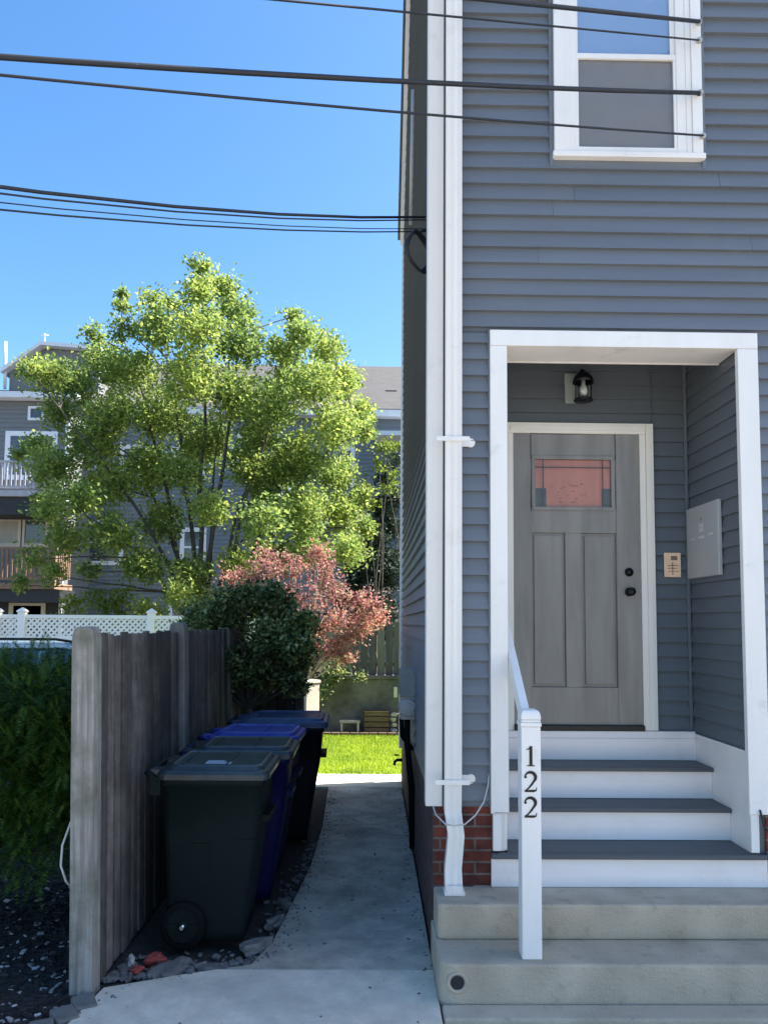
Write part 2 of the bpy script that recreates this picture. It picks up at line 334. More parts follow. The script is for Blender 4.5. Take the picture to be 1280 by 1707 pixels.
def blades(name, n, xr, yr, z, h, m, lab, cat):
    mb = MB()
    for _ in range(n):
        x, y = random.uniform(*xr), random.uniform(*yr); a = random.uniform(0, 6.3); w = .006 + .004 * random.random(); hh = h * random.uniform(.5, 1.3); l = random.uniform(0, .03); b = random.uniform(0, 6.3)
        dx, dy = w * math.cos(a), w * math.sin(a)
        mb.add([(x - dx, y - dy, z), (x + dx, y + dy, z), (x + l * math.cos(b), y + l * math.sin(b), z + hh)], [(0, 1, 2)])
    return tag(mb.build(name, m, weld=False), lab, cat, kind='stuff')
blades('grass', 26000, (-1.5, .9), (9.95, 13.25), .088, .045, 'grass', 'sunlit green lawn grass behind the passage beside the house', 'grass')

# pale chips lying on the mulch
mb = MB()
for _ in range(900):
    x, y = random.uniform(-3.2, -1.47), random.uniform(3.3, 6.0)
    if random.random() < .5 and y > 4.8: continue
    s = random.uniform(.003, .013) * (1.4 if random.random() < .08 else 1); rot = Matrix.Rotation(random.uniform(0, 6), 3, 'Z') @ Matrix.Rotation(random.uniform(-.5, .5), 3, 'X')
    mb.obox((x, y, .078 + s * .3), (s * 1.4, s * .7, s * .3), rot)
tag(mb.build('mulch_chips', 'chips', weld=False), 'pale wood chips and fallen petals scattered on the dark mulch', 'wood chips', kind='stuff')
mb = MB()
for _ in range(2600):
    x, y = random.uniform(-3.4, -1.47), random.uniform(3.2, 6.3)
    s = random.uniform(.008, .024); rot = Matrix.Rotation(random.uniform(0, 6), 3, 'Z') @ Matrix.Rotation(random.uniform(-.7, .7), 3, 'X')
    mb.obox((x, y, .078), (s * 1.6, s * .5, s * .3), rot)
tag(mb.build('bark_mulch', 'mulch', weld=False), 'dark bark mulch covering the bed under the yew hedge', 'mulch', kind='stuff')

# ------------------------------------------------------------------ HOUSE
XC = .36                                              # side wall plane
house = thing('house', 'slate blue clapboard house with white trim and grey front door', 'house', (XC, 4.6, 0))
YB, ZE, ZT = 9.5, 7.0, 9.2
def rake_y(z): return YB if z < ZE else YB - (z - ZE) * .80
core = MB()
core.box(XC + .014, .786, 4.615, YB - .02, .93, ZE); core.box(2.25, 12, 4.615, YB - .02, .2, ZE)
core.box(.786, 2.25, 5.425, YB - .02, .2, ZE); core.box(.786, 2.25, 4.70, 5.425, 3.955, ZE)
core.prism([(4.615, ZE), (YB - .02, ZE), (rake_y(ZT), ZT), (4.615, ZT)], 'x', XC + .014, 12)
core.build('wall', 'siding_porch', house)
sd = MB()
F0 = 4.6148
siding(sd, 'y', F0, .50, .712, .94, 3.79); siding(sd, 'y', F0, .50, 12, 3.802, 4.87)
siding(sd, 'y', F0, .50, 1.088, 4.87, 6.60); siding(sd, 'y', F0, 2.047, 12, 4.87, 6.60); siding(sd, 'y', F0, .50, 12, 6.60, ZT)
siding(sd, 'y', F0, 1.088, 2.047, 4.87, 4.912); siding(sd, 'y', F0, 2.345, 12, .94, 3.802)
sd.build('front_siding', 'siding', house)
ss = MB(); siding(ss, 'x', XC + .0135, 4.68, YB, .94, ZT, amax=rake_y); ss.build('side_siding', 'siding', house)
# porch siding (back wall of the recess and its right wall)
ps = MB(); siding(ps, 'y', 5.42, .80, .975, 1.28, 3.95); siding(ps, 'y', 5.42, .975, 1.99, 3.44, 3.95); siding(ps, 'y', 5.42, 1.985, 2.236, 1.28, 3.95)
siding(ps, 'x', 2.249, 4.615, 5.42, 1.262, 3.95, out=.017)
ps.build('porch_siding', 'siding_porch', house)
MB().box(2.212, 2.235, 5.385, 5.408, 1.262, 3.95).build('corner_post', 'siding_porch', house, .003)
# foundation
MB().box(.378, .712, 4.616, 4.9, .478, .937).build('foundation', 'brick', house)
MB().box(XC + .004, .60, 4.60, YB, -.1, .4795).box(XC + .004, .377, 4.9, YB, .4795, .937).box(XC + .004, .3775, 4.616, 4.9, .4795, .937).build('side_foundation', 'brickside', house)
MB().box(2.325, 12, 4.60, 5.0, .482, .937).build('foundation', 'brick', house)
# corner boards
cb = MB().box(.318, .415, 4.575, 4.612, .94, ZT).box(.318, .358, 4.612, 4.69, .94, ZT)
cb.build('corner_board', 'whitecorner', house, .004)
# rake board, eave
rk = MB(); n = Vector((0, .80, -1)).normalized()
p0, p1 = Vector((0, YB + .10, ZE - .12)), Vector((0, rake_y(ZT) + .05, ZT + .0))
rk.prism([(p0.y, p0.z), (p0.y, p0.z + .2), (p1.y, p1.z + .2), (p1.y, p1.z)], 'x', XC - .05, XC + .02)
rk.build('rake_board', 'white', house, .004)
MB().prism([(YB + .16, ZE - .02), (YB + .16, ZE + .10), (rake_y(ZT), ZT + .3), (4.4, ZT + .3), (4.4, ZT + .0), (rake_y(ZT), ZT + .2)], 'x', XC - .08, 12).build('roof', 'roof', house)
# conduit high on the side wall
MB().tube([PX(689, 150, XC - .02), PX(685, 375, XC - .02)], .022, 8).build('conduit', 'greybox', house)
# rear downspout edge
MB().box(XC - .03, XC + .03, YB - .04, YB + .03, .5, ZE - .1).build('corner_board', 'white', house, .004)
# downspout with foot and straps
ds = MB()
def ring(cx, cy, z, w, d): return [(cx - w, cy - d, z), (cx - w * .4, cy - d * .82, z), (cx, cy - d, z), (cx + w * .4, cy - d * .82, z), (cx + w, cy - d, z), (cx + w, cy + d, z), (cx - w, cy + d, z)]
ds.loft([ring(.472, 4.53, z, .048, .036) for z in (ZT, 4, 1.12)] + [ring(.470, 4.528, .93, .048, .036), ring(.486, 4.50, .80, .046, .034), ring(.468, 4.49, .62, .047, .034), ring(.470, 4.47, .50, .050, .036)])
dso = ds.build('downspout', 'whitecorner', house)
def dchild(mb, name, m, par, bevel=0):
    o = mb.build(name, m, par, bevel); o.location = (0, 0, 0); return o
dchild(MB().box(.415, .530, 4.42, 4.515, .4825, .505).box(.425, .515, 4.415, 4.418, .49, .54), 'downspout_foot', 'white', dso, .004)
for z in (3.10, 1.095):
    st = MB().box(.365, .565, 4.484, 4.492, z - .014, z + .014).lathe([(.028, -.004), (.028, .004)], (.583, 4.594, z), 'y', 16).box(.521, .585, 4.588, 4.598, z - .024, z + .024)
    dchild(st, 'strap', 'white', dso, .002)
# entry frame
fr = MB().box(.70, .803, 4.572, 4.612, .90, 3.70).box(.716, .803, 4.572, 4.612, .90, .91)
fr.box(2.218, 2.343, 4.572, 4.612, .90, 3.70).box(.70, 2.343, 4.571, 4.613, 3.7015, 3.80)
fr.box(.712, .762, 4.578, 4.61, .685, .8985).box(2.226, 2.275, 4.578, 4.61, .68, .8985)
fr.build('entry_frame', 'white', house, .003)
MB().box(.80, 2.236, 4.616, 4.87, 3.705, 3.95).box(.80, 2.236, 4.862, 4.880, 3.699, 3.7045).build('soffit', 'white', house, .002)
MB().box(.7865, .80, 4.616, 5.42, .68, 3.95).build('porch_side_panel', 'white', house); MB().box(.754, .786, 4.617, 4.80, .676, .93).build('trim', 'white', house)
MB().box(2.2365, 2.2495, 4.616, 5.424, .5, 1.2605).box(2.225, 2.236, 4.62, 5.35, 1.236, 1.262).build('skirt_board', 'white', house)
MB().box(.80, 2.2365, 5.352, 5.424, 1.225, 1.274).build('porch_floor', 'riser', house, .004)
# door
door = MB()
dx0, dx1, dz0, dz1, dy = .985, 1.885, 1.312, 3.362, 5.386
gx0, gx1, gz0, gz1 = 1.142, 1.682, 2.835, 3.18
px = [(1.112, 1.352), (1.470, 1.715)]; pz0, pz1 = 1.57, 2.652
t = .04
for b in [(dx0, px[0][0], dz0, dz1), (px[1][1], dx1, dz0, dz1), (px[0][0], px[1][1], dz0, pz0), (px[0][0], px[1][1], pz1, gz0), (px[0][0], px[1][1], gz1, dz1),
          (px[0][1], px[1][0], pz0, pz1), (px[0][0], gx0, gz0, gz1), (gx1, px[1][1], gz0, gz1)]:
    door.box(b[0], b[1], dy, dy + t, b[2], b[3])
for a, b in px:
    door.box(a, b, dy + .020, dy + t - .002, pz0, pz1)
    for q in (0, .014):
        pass
    door.box(a + .020, b - .020, dy + .006, dy + .0195, pz0 + .020, pz1 - .020)
e = .024                                              # raised moulding round the glass
door.box(gx0 - e, gx1 + e, dy - .012, dy - .0005, gz1, gz1 + e).box(gx0 - e, gx1 + e, dy - .012, dy - .0005, gz0 - e, gz0)
door.box(gx0 - e, gx0, dy - .012, dy - .0005, gz0, gz1).box(gx1, gx1 + e, dy - .012, dy - .0005, gz0, gz1)
do = door.build('door', 'door', house, .003)
dchild(MB().box(gx0, gx1, dy + .004, dy + .008, gz0, gz1), 'glass', 'doorpane', do)
cur = MB().box(gx0 + .055, gx1 - .055, dy + .024, dy + .028, gz0 + .0, gz1)
dchild(MB().box(gx0, gx1, dy + .026, dy + .030, gz0 + .14, gz1).box(gx0 + .085, gx1 - .06, dy + .026, dy + .030, gz0, gz0 + .14), 'shade', 'pinkcurtain', do)  # added sheet stands in for the pink reflection in the pane
cm = MB()
random.seed(3)
for k in range(26):
    x = gx0 + .10 + random.random() * .26; z = gz0 + .03 + random.random() * .14; w = random.uniform(.006, .03)
    cm.box(x, x + w, dy + .0232 + k * 1e-4, dy + .0255, z, z + random.uniform(.004, .012))
dchild(cm, 'print', 'curtainmark', do)
dchild(MB().box(gx0 - .0, gx0 + .085, dy + .0262, dy + .030, gz0, gz0 + .14), 'corner_glass', 'clearglass', do); dchild(MB().box(gx1 - .06, gx1, dy + .0262, dy + .030, gz0, gz0 + .14), 'corner_glass', 'clearglass', do)  # dark sheets stand in for building shapes mirrored low in the glass
ld = MB()
for x in (gx0 + .058, gx1 - .058): ld.box(x - .004, x + .004, dy + .001, dy + .0035, gz0, gz1)
ld.box(gx0, gx1, dy + .001, dy + .0034, gz1 - .063, gz1 - .055)
dchild(ld, 'leading', 'lead', do)
for z, r_ in ((2.377, .030), (2.238, .031)):
    k = MB().lathe([(r_, .0), (r_, -.010), (.016, -.014), (.013, -.035), (.026, -.045), (.030, -.06), (.022, -.074), (0.0001, -.076)] if z < 2.3 else [(r_, 0), (r_, -.012), (.022, -.016), (.020, -.03), (.0001, -.031)], (1.800, dy, z), 'y', 24)
    dchild(k, 'knob' if z < 2.3 else 'deadbolt', 'black', do)
cas = MB()
for a, b, w in ((.945, .985, 0), (1.886, 1.985, 1)):
    cas.box(a, b, 5.372, 5.41, 1.2755, 3.363)
cas.box(.945, 1.985, 5.3715, 5.4105, 3.3635, 3.44)
cas.box(1.925, 1.965, 5.364, 5.3722, 1.28, 3.42).box(.965, 1.925, 5.364, 5.3713, 3.385, 3.42).box(1.8865, 1.899, 5.374, 5.405, 1.2756, 3.363)
cas.build('door_frame', 'cream', house, .002)
MB().box(.986, 1.885, 5.345, 5.42, 1.2745, 1.311).build('threshold', 'black', house, .003)
# upstairs window
wn = MB()
wn.box(1.105, 1.172, 4.566, 4.612, 4.945, 6.60).box(1.972, 2.036, 4.566, 4.612, 4.945, 6.60)                # casings
wn.box(1.172, 1.205, 4.575, 4.612, 4.945, 6.6).box(1.205, 1.246, 4.580, 4.612, 4.945, 6.6).box(1.938, 1.972, 4.575, 4.612, 4.945, 6.6).box(1.88, 1.938, 4.580, 4.612, 4.945, 6.6)
wn.box(1.095, 2.048, 4.558, 4.612, 4.910, 4.944).box(1.105, 2.036, 4.566, 4.612, 6.5, 6.6)
w = wn.build('window_frame', 'white', house, .003)
sa = MB().box(1.2465, 1.879, 4.583, 4.600, 4.945, 4.986).box(1.2465, 1.879, 4.580, 4.600, 5.568, 5.602).box(1.2465, 1.262, 4.583, 4.600, 4.986, 5.568).box(1.8625, 1.879, 4.583, 4.600, 4.986, 5.568)
sa.box(1.2465, 1.262, 4.592, 4.605, 5.602, 6.5).box(1.8485, 1.879, 4.592, 4.605, 5.602, 6.5)
dchild(sa, 'sash', 'white', w, .002)
dchild(MB().box(1.262, 1.8625, 4.594, 4.596, 4.986, 5.568), 'pane', 'screenpane', w)
dchild(MB().box(1.262, 1.8485, 4.600, 4.602, 5.602, 6.5), 'pane', 'pane', w)
dchild(MB().box(1.2465, 1.879, 4.608, 4.6135, 5.602, 6.5), 'blind', 'blind_blue', w)  # added blue sheet, gives the upper pane its mirrored sky
dchild(MB().box(1.2465, 1.879, 4.607, 4.6135, 4.95, 5.60), 'blind', 'blind_grey', w)
for xa_ in (1.078, 2.0365): MB().box(xa_, xa_ + .0255, 4.588, 4.614, 4.86, 6.62).build('window_channel', 'siding', house, .002)
MB().box(.690, .6995, 4.59, 4.614, .94, 3.81).build('window_channel', 'siding', house)

# small marks of age on the left frame: hook plate and loop of cable
tag(MB().tube([(.36, 4.56, .945), (.375, 4.54, .90), (.42, 4.43, .875), (.47, 4.425, .868), (.53, 4.43, .875), (.60, 4.50, .91), (.655, 4.56, .97), (.684, 4.585, 1.06), (.69, 4.59, 1.12)], .0045, 6).build('cable', 'cablewhite'), 'thin pale cable looped round the foot of the downspout', 'cable')

# ------------------------------------------------------------------ STEPS
st = thing('wooden_steps', 'white painted wooden steps with dark grey treads in the entry', 'steps', (1.5, 4.6, .48))
for z0, z1, y in ((.483, .645, 4.578),): MB().box(.702, 2.318, y, y + .02, z0, z1).build('riser', 'riser', st, .002)
for z0, z1, y in ((.675, .846, 4.862), (.875, 1.050, 5.108), (1.079, 1.2245, 5.352)): MB().box(.801, 2.236, y, y + .02, z0, z1).build('riser', 'riser', st, .002)
MB().box(.700, 2.325, 4.552, 4.6, .646, .674).box(.801, 2.236, 4.6005, 4.861, .646, .674).build('tread', 'tread', st, .004)
MB().box(.801, 2.236, 4.835, 5.107, .847, .874).build('tread', 'tread', st, .004)
MB().box(.801, 2.236, 5.080, 5.351, 1.051, 1.078).build('tread', 'tread', st, .004)

def rounded(x0, x1, y0, y1, r, k=6):     # plan with a rounded front-left corner
    p = [(x0 + r - r * math.cos(a), y0 + r - r * math.sin(a)) for a in [math.pi / 2 * i / k for i in range(k + 1)]]
    return p + [(x1, y0), (x1, y1), (x0, y1)]
cs = thing('concrete_steps', 'worn pale concrete steps with a rounded corner under the entry', 'steps', (1.5, 4.2, 0))
MB().prism(rounded(.366, 6, 4.30, 4.598, .03), 'z', .2955, .481, False).prism([(.60, 4.598), (6, 4.598), (6, 5.4), (.60, 5.4)], 'z', .25, .4795).build('upper_step', 'concrete', cs, .012)
MB().prism(rounded(.352, 6, 3.996, 4.598, .075), 'z', .0, .295, False).build('lower_step', 'concrete', cs, .012)
tag(MB().lathe([(.020, .03), (.036, .0), (.044, -.008), (.052, -.006), (.054, .0), (.054, .03)], (.44, 3.992, .209), 'y', 24).build('drain_outlet', 'concrete'), 'round drain outlet set in the face of the lowest concrete step', 'drain')
bpy.data.objects['drain_outlet'].data.polygons.foreach_set('use_smooth', [True] * len(bpy.data.objects['drain_outlet'].data.polygons))
o = MB().lathe([(.0001, -.001), (.034, -.0015)], (.44, 3.992, .209), 'y', 24).build('drain_hole', 'dark'); o.parent = bpy.data.objects['drain_outlet']

# handrail post with house number
hp = thing('handrail', 'white handrail with square post bearing the number 122', 'handrail', (.828, 4.1, .295))
pp = MB().box(.778, .880, 4.05, 4.15, .2955, 1.47)
pc = MB().box(.774, .884, 4.046, 4.154, 1.4705, 1.492).box(.778, .880, 4.05, 4.15, 1.4925, 1.506)
dome = []
for i in range(7):
    a = math.pi / 2 * i / 6; w_ = .053 * (math.cos(a) ** .35 if i < 6 else .25); z_ = 1.507 + .052 * math.sin(a)
    w_ = max(w_, .014); dome.append([(.829 - w_, 4.1 - w_, z_), (.829 + w_, 4.1 - w_, z_), (.829 + w_, 4.1 + w_, z_), (.829 - w_, 4.1 + w_, z_)])
pc.loft(dome)
pp.build('post', 'white', hp, .005); pc.build('post_cap', 'white', hp, .004)
# sloping rail from post to the house
a, b = Vector((.829, 4.15, 1.455)), Vector((.826, 5.33, 2.36)); d = (b - a).normalized(); up = Vector((0, -d.z, d.y))
rl = MB(); rings = []
for p in (a, b): rings.append([p + Vector((-.022, 0, 0)) - up * .045, p + Vector((.022, 0, 0)) - up * .045, p + Vector((.022, 0, 0)) + up * .045, p + Vector((-.022, 0, 0)) + up * .045])
rl.loft(rings); rl.build('rail', 'white', hp, .004)
MB().tube([(.845, 4.80, 1.86), (.845, 4.80, 1.80), (.85, 4.84, 1.78)], .006).box(.833, .848, 4.78, 4.82, 1.84, 1.90).build('rail_bracket', 'black', hp)
# numerals with thick and thin strokes
def stroke(mb, pts, ws, y, d=.004):
    n = len(pts); L_, R_ = [], []
    for i, p in enumerate(pts):
        q0, q1 = pts[max(i - 1, 0)], pts[min(i + 1, n - 1)]; tx, tz = q1[0] - q0[0], q1[1] - q0[1]; l = math.hypot(tx, tz) or 1
        nx, nz = -tz / l, tx / l; w_ = ws[i] / 2; L_.append((p[0] + nx * w_, p[1] + nz * w_)); R_.append((p[0] - nx * w_, p[1] - nz * w_))
    for i in range(n - 1): mb.prism([L_[i], L_[i + 1], R_[i + 1], R_[i]], 'y', y - d, y)
def digit(ch, cx, zb, h):
    mb = MB(); u = h; yy = 4.0498
    P_ = lambda x, z: (cx + x * u, zb + z * u)
    if ch == '1':
        stroke(mb, [P_(.02, 0), P_(.02, 1)], [.15 * u] * 2, yy); stroke(mb, [P_(-.17, .02), P_(.21, .02)], [.045 * u] * 2, yy + .0003)
        stroke(mb, [P_(-.20, .83), P_(-.08, .87), P_(.03, .98)], [.03 * u, .06 * u, .05 * u], yy + .0003)
    else:
        pts = []; ws = []
        for i in range(15):
            a = R(165 - i * 15.2); pts.append(P_(.0 + .27 * math.cos(a), .72 + .26 * math.sin(a))); ws.append(u * (.07 + .10 * max(0, math.sin(R(i * 13 - 20)))))
        pts += [P_(.10, .40), P_(-.05, .22), P_(-.24, .06)]; ws += [.10 * u, .07 * u, .05 * u]
        stroke(mb, pts, ws, yy)
        stroke(mb, [P_(-.28, .045), P_(.16, .045), P_(.30, .07)], [.10 * u, .12 * u, .06 * u], yy + .0003)
        stroke(mb, [P_(.28, .03), P_(.33, .22)], [.05 * u, .03 * u], yy + .0006)
        mb.lathe([(.065 * u, -.004), (.065 * u, 0)], (cx - .24 * u, yy + .0002, zb + .74 * u), 'y', 12)
    return mb.build('numeral', 'black', hp)
digit('1', .825, 1.269, .102); digit('2', .823, 1.138, .102); digit('2', .822, 1.008, .102)
# cable end hanging at the right foot of the frame
tag(MB().tube([(2.275, 4.565, .93), (2.29, 4.55, .84), (2.33, 4.55, .79), (2.40, 4.56, .77), (2.5, 4.58, .76)], .006, 6).build('cable', 'wire'), 'black cable coming off the right foot of the entry frame', 'cable')

# ------------------------------------------------------------------ things on the porch
lp = thing('wall_lamp', 'black lantern wall lamp on a pale backplate above the door', 'lamp', (1.45, 5.40, 3.70))
MB().box(1.362, 1.542, 5.388, 5.404, 3.588, 3.805).build('backplate', 'plate', lp, .003)
MB().tube([(1.46, 5.39, 3.78), (1.46, 5.35, 3.80), (1.462, 5.30, 3.80), (1.462, 5.275, 3.77)], .011).build('arm', 'black', lp)
MB().lathe([(.012, 3.79), (.020, 3.775), (.045, 3.765), (.068, 3.735), (.074, 3.70), (.070, 3.70), (.06, 3.73), (.02, 3.745)], (1.462, 5.275, 0), 'z', 24).build('cap', 'black', lp)
MB().lathe([(.062, 3.585), (.066, 3.580), (.066, 3.570), (.0001, 3.566)], (1.462, 5.275, 0), 'z', 24).build('base', 'black', lp)
MB().lathe([(.056, 3.72), (.056, 3.582)], (1.462, 5.275, 0), 'z', 24).build('lamp_glass', 'lampglass', lp)
for k in range(4):
    cg = MB(); a = math.pi / 4 + k * math.pi / 2; cg.tube([(1.462 + .062 * math.cos(a), 5.275 + .062 * math.sin(a), 3.71), (1.462 + .062 * math.cos(a), 5.275 + .062 * math.sin(a), 3.578)], .004, 6); cg.build('cage_bar', 'black', lp)
MB().lathe([(.012, 3.73), (.014, 3.69), (.026, 3.66), (.028, 3.635), (.018, 3.612), (.0001, 3.606)], (1.462, 5.275, 0), 'z', 16).build('bulb', 'bulb', lp)

eb = thing('panel_box', 'flat grey panel box on the right wall of the entry', 'electrical box', (2.22, 4.5, 2.3))
MB().box(2.208, 2.2355, 4.875, 5.37, 2.33, 2.822).build('box_cover', 'greybox', eb, .006)
for y_, z_, a_, b_ in ((5.125, 2.665, .028, .028), (4.98, 2.607, .035, .007), (5.125, 2.60, .04, .009), (5.27, 2.60, .035, .007)):
    MB().box(2.2055, 2.2075, y_ - a_, y_ + a_, z_ - b_, z_ + b_).build('marking', 'paper', eb)
MB().box(2.2045, 2.2053, 5.115, 5.135, 2.655, 2.675).build('marking', 'greybox', eb); MB().box(2.2055, 2.2075, 5.117, 5.133, 2.715, 2.735).build('marking', 'meter', eb)
eb.location = (2.22, 5.15, 2.325)
for o in list(bpy.data.objects):
    if o.parent == eb: o.location = -eb.location
pl = thing('plaque', 'small tan notice plate between the front door and the grey box', 'notice', (2.11, 5.4, 2.43))
MB().box(2.052, 2.170, 5.386, 5.3935, 2.345, 2.518).build('plate', 'tan', pl, .002)
mk = MB()
for k, (x0, x1, z0, z1) in enumerate([(2.10, 2.145, 2.465, 2.495), (2.075, 2.15, 2.425, 2.430), (2.075, 2.14, 2.405, 2.410), (2.08, 2.15, 2.385, 2.389), (2.108, 2.114, 2.36, 2.45)]): mk.box(x0, x1, 5.3845, 5.386 - .0001 * k, z0, z1)
mk.build('print', 'tanmark', pl)

# ------------------------------------------------------------------ things on the side wall
ml = thing('utility_meter', 'grey utility meter box with pipes on the side wall over the passage', 'meter', (.3, 6.5, 1))
MB().box(.232, .372, 6.5, 6.74, 1.39, 1.62).build('meter_box', 'meter', ml, .008)
MB().lathe([(.0001, -.075), (.075, -.07), (.08, 0), (.08, .05)], (.30, 6.56, 1.30), 'y', 20).box(.24, .36, 6.52, 6.66, 1.20, 1.40).build('meter_body', 'greybox', ml, .006)
MB().tube([(.30, 6.58, 1.2), (.30, 6.58, 1.0), (.32, 6.6, .8), (.34, 6.62, .62), (.35, 6.62, .12)], .026).tube([(.25, 6.62, 1.2), (.26, 6.62, 1.05), (.33, 6.66, .95), (.372, 6.7, .93)], .02).build('pipe', 'blackrub', ml)
tag(MB().tube([(.36, 9.1, .42), (.30, 9.1, .42), (.27, 9.1, .40), (.265, 9.1, .36)], .018).lathe([(.03, .0), (.03, .012)], (.29, 9.1, .47), 'z', 10).build('spigot', 'black'), 'small black garden spigot low on the far corner of the house', 'spigot')
cl = MB()
for k, (rr, dx, ph) in enumerate([(.128, 0, 0), (.135, .008, .5), (.122, -.008, 1.1)]):
    cc = Vector((.283 + dx, 4.92, PY(703, 420, 4.92).z)); hd_ = Vector((.6, .8, 0)); cl.tube([cc + hd_ * (rr * math.cos(a)) + Vector((.01 * math.sin(3 * a + ph), 0, rr * math.sin(a))) for a in [2 * math.pi * i / 36 for i in range(37)]], .0085, 6, False)
cl.tube([(.283, 4.92, PY(703, 420, 4.92).z + .128), (.32, 4.95, PY(703, 420, 4.92).z + .17), (XC, 5.0, PY(703, 420, 4.92).z + .18)], .0085, 6)
tag(cl.build('cable_coil', 'wire', weld=False), 'coil of black cable hung high on the side wall of the house', 'cable')

# ------------------------------------------------------------------ overhead wires
def wire(pa, pb, r, lab, sag=.0, back=14, end=None, name='overhead_wire', grp='overhead wires crossing to the house'):
    pa, pb = Vector(pa), Vector(pb); d = (pa - pb).normalized(); far = pa + d * back
    pts = []
    L_ = (far - pb).length
    for i in range(25):
        t_ = i / 24; p = pb.lerp(far, t_); l = (pb - pa).length / L_
        s_ = -sag * 4 * (t_ / l) * (1 - t_ / l); pts.append(p + Vector((0, 0, s_)))
    mb = MB().tube(pts, r, 8)
    if end: mb.tube([pb, end], r * .9, 8)
    o = tag(mb.build(name, 'wire'), lab, 'wire', grp)
    if end:
        ins = MB().lathe([(.012, -.052), (.017, -.046), (.017, -.034), (.012, -.030), (.017, -.026), (.017, -.012), (.010, -.008), (.010, 0)], (end.x, 4.592, end.z), 'y', 14).box(end.x - .014, end.x + .014, 4.588, 4.592, end.z - .026, end.z + .026).build('insulator', 'greybox', o); ins.location = (0, 0, 0)
    return o
A = lambda x, y: PY(x, y, 4.545)
wire(PY(0, 95, 3.0), A(1165, 155), .0125, 'thick black overhead wire crossing below the window meeting rail', .02, end=Vector((2.02, 4.60, 5.335)))
wire(PY(0, 125, 3.0), A(1172, 226), .0062, 'thin black overhead wire just under the thick one, passing above the window sill', .015, end=Vector((2.03, 4.60, 5.05)))
wire(PY(445, -2, 3.2), A(1165, 67), .0052, 'thin overhead wire crossing the upper window pane', .0, end=Vector((2.02, 4.60, 5.68)))
wire(PY(790, -3, 3.5), A(1165, 36), .0115, 'topmost thick overhead wire at the upper edge of the photo', .0, end=Vector((2.02, 4.60, 5.80)))
E1 = PX(712, 362, XC); E2 = PX(710, 386, XC)
for q, (y0, e_, r, lab) in enumerate([(312, E1, .0085, 'thickest and highest black wire of the lower bundle reaching the side wall'), (323, E1 + Vector((0, 0, -.02)), .0045, 'second wire of the lower bundle, just below the thickest'),
                                      (338, E2 + Vector((0, 0, .02)), .003, 'faint third wire of the lower bundle to the side wall'), (350, E2, .0045, 'lowest wire of the lower bundle, ending at the cable coil')]):
    wire(PY(0, y0, 3.2), e_, r, lab, .045 - .01 * (q > 1), grp='lower wires meeting the side wall')

# ------------------------------------------------------------------ FENCE beside the passage
def board_poly(w, h, clip=.0): return [(0, 0), (w, 0), (w, h - clip), (w - clip, h), (clip, h), (0, h - clip)]
fence = thing('wooden_fence', 'weathered grey board fence with thick rounded end post beside the bins', 'fence', (-1.5, 4.3, 0))
def fpost(x, y, s, z1, m, name='post'):
    mb = MB(); rr = []
    for z, k in ((.03, 1), (z1 - .09, 1), (z1 - .045, .96), (z1 - .015, .82), (z1, .55)):
        rr.append([(x - s * k, y - s, z), (x + s * k, y - s, z), (x + s * k, y + s, z), (x - s * k, y + s, z)])
    mb.loft(rr); return mb.build(name, m, fence, .012)
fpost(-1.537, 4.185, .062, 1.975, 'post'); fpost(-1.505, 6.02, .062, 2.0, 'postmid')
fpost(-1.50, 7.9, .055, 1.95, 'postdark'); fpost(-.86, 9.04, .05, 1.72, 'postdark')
random.seed(11)
mb = MB(); y = 4.26
while y < 9.0:
    w_ = random.uniform(.085, .10); off = random.uniform(-.006, .006); zt = 1.93 + random.uniform(-.012, .012); dz = random.uniform(0, .02)
    if not (abs(y + w_ / 2 - 6.02) < .09 or abs(y + w_ / 2 - 7.9) < .09):
        mb.box(-1.503 + off, -1.481 + off, y, y + w_, .08 + dz, zt)
        mb.box(-1.545 + off, -1.526 + off, y + w_ * .6, y + w_ * 1.4, .08 + dz, zt - .02)
    y += w_ + random.uniform(.014, .030)
mb.build('board_panel', 'wood', fence, .003)
mb = MB(); x = -1.44
while x < -.92:
    w_ = random.uniform(.085, .10); mb.box(x, x + w_, 9.02, 9.042, .08, 1.70 + random.uniform(-.01, .01)); mb.box(x + w_ * .5, x + w_ * 1.4, 9.045, 9.06, .08, 1.68); x += w_ + .012
mb.build('board_panel', 'wood', fence, .003)
rl = MB()
for z in (.45, 1.1, 1.7): rl.box(-1.60, -1.55, 4.28, 9.0, z, z + .085)
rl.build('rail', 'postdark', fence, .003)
fence.location.x += .056; fence.rotation_euler.y = -.029      # the old fence leans over
# cable loop behind the end post
tag(MB().tube([(-1.585, 4.25, 1.0), (-1.60, 4.22, .93), (-1.625, 4.18, .82), (-1.625, 4.17, .72), (-1.60, 4.18, .64), (-1.58, 4.2, .60)], .006, 6).build('cable', 'cablewhite'), 'pale looped cable hanging at the left of the fence end post', 'cable')

# rubble at the foot of the fence
def rock(c, s, m, name, lab, grp='loose stones and brick pieces by the fence', cat='stone'):
    bm = bmesh.new(); bmesh.ops.create_icosphere(bm, subdivisions=3, radius=1)
    sd_ = random.uniform(0, 100)
    for v in bm.verts:
        k = .75 + .5 * noise.noise(v.co * 1.3 + Vector((sd_, 0, 0))) + .12 * noise.noise(v.co * 4 + Vector((sd_, 3, 0)))
        q = v.co * k; q = Vector((max(-.8, min(.8, q.x)), max(-.75, min(.75, q.y)), max(-.7, min(.7, q.z)))); v.co = Vector((q.x * s[0], q.y * s[1], q.z * s[2]))
    me = bpy.data.meshes.new(name); bm.to_mesh(me); bm.free(); me.materials.append(M[m]); o = bpy.data.objects.new(name, me); C.objects.link(o)
    o.location = c; o.rotation_euler = (0, 0, random.uniform(0, 6)); return tag(o, lab, cat, grp)
random.seed(5)
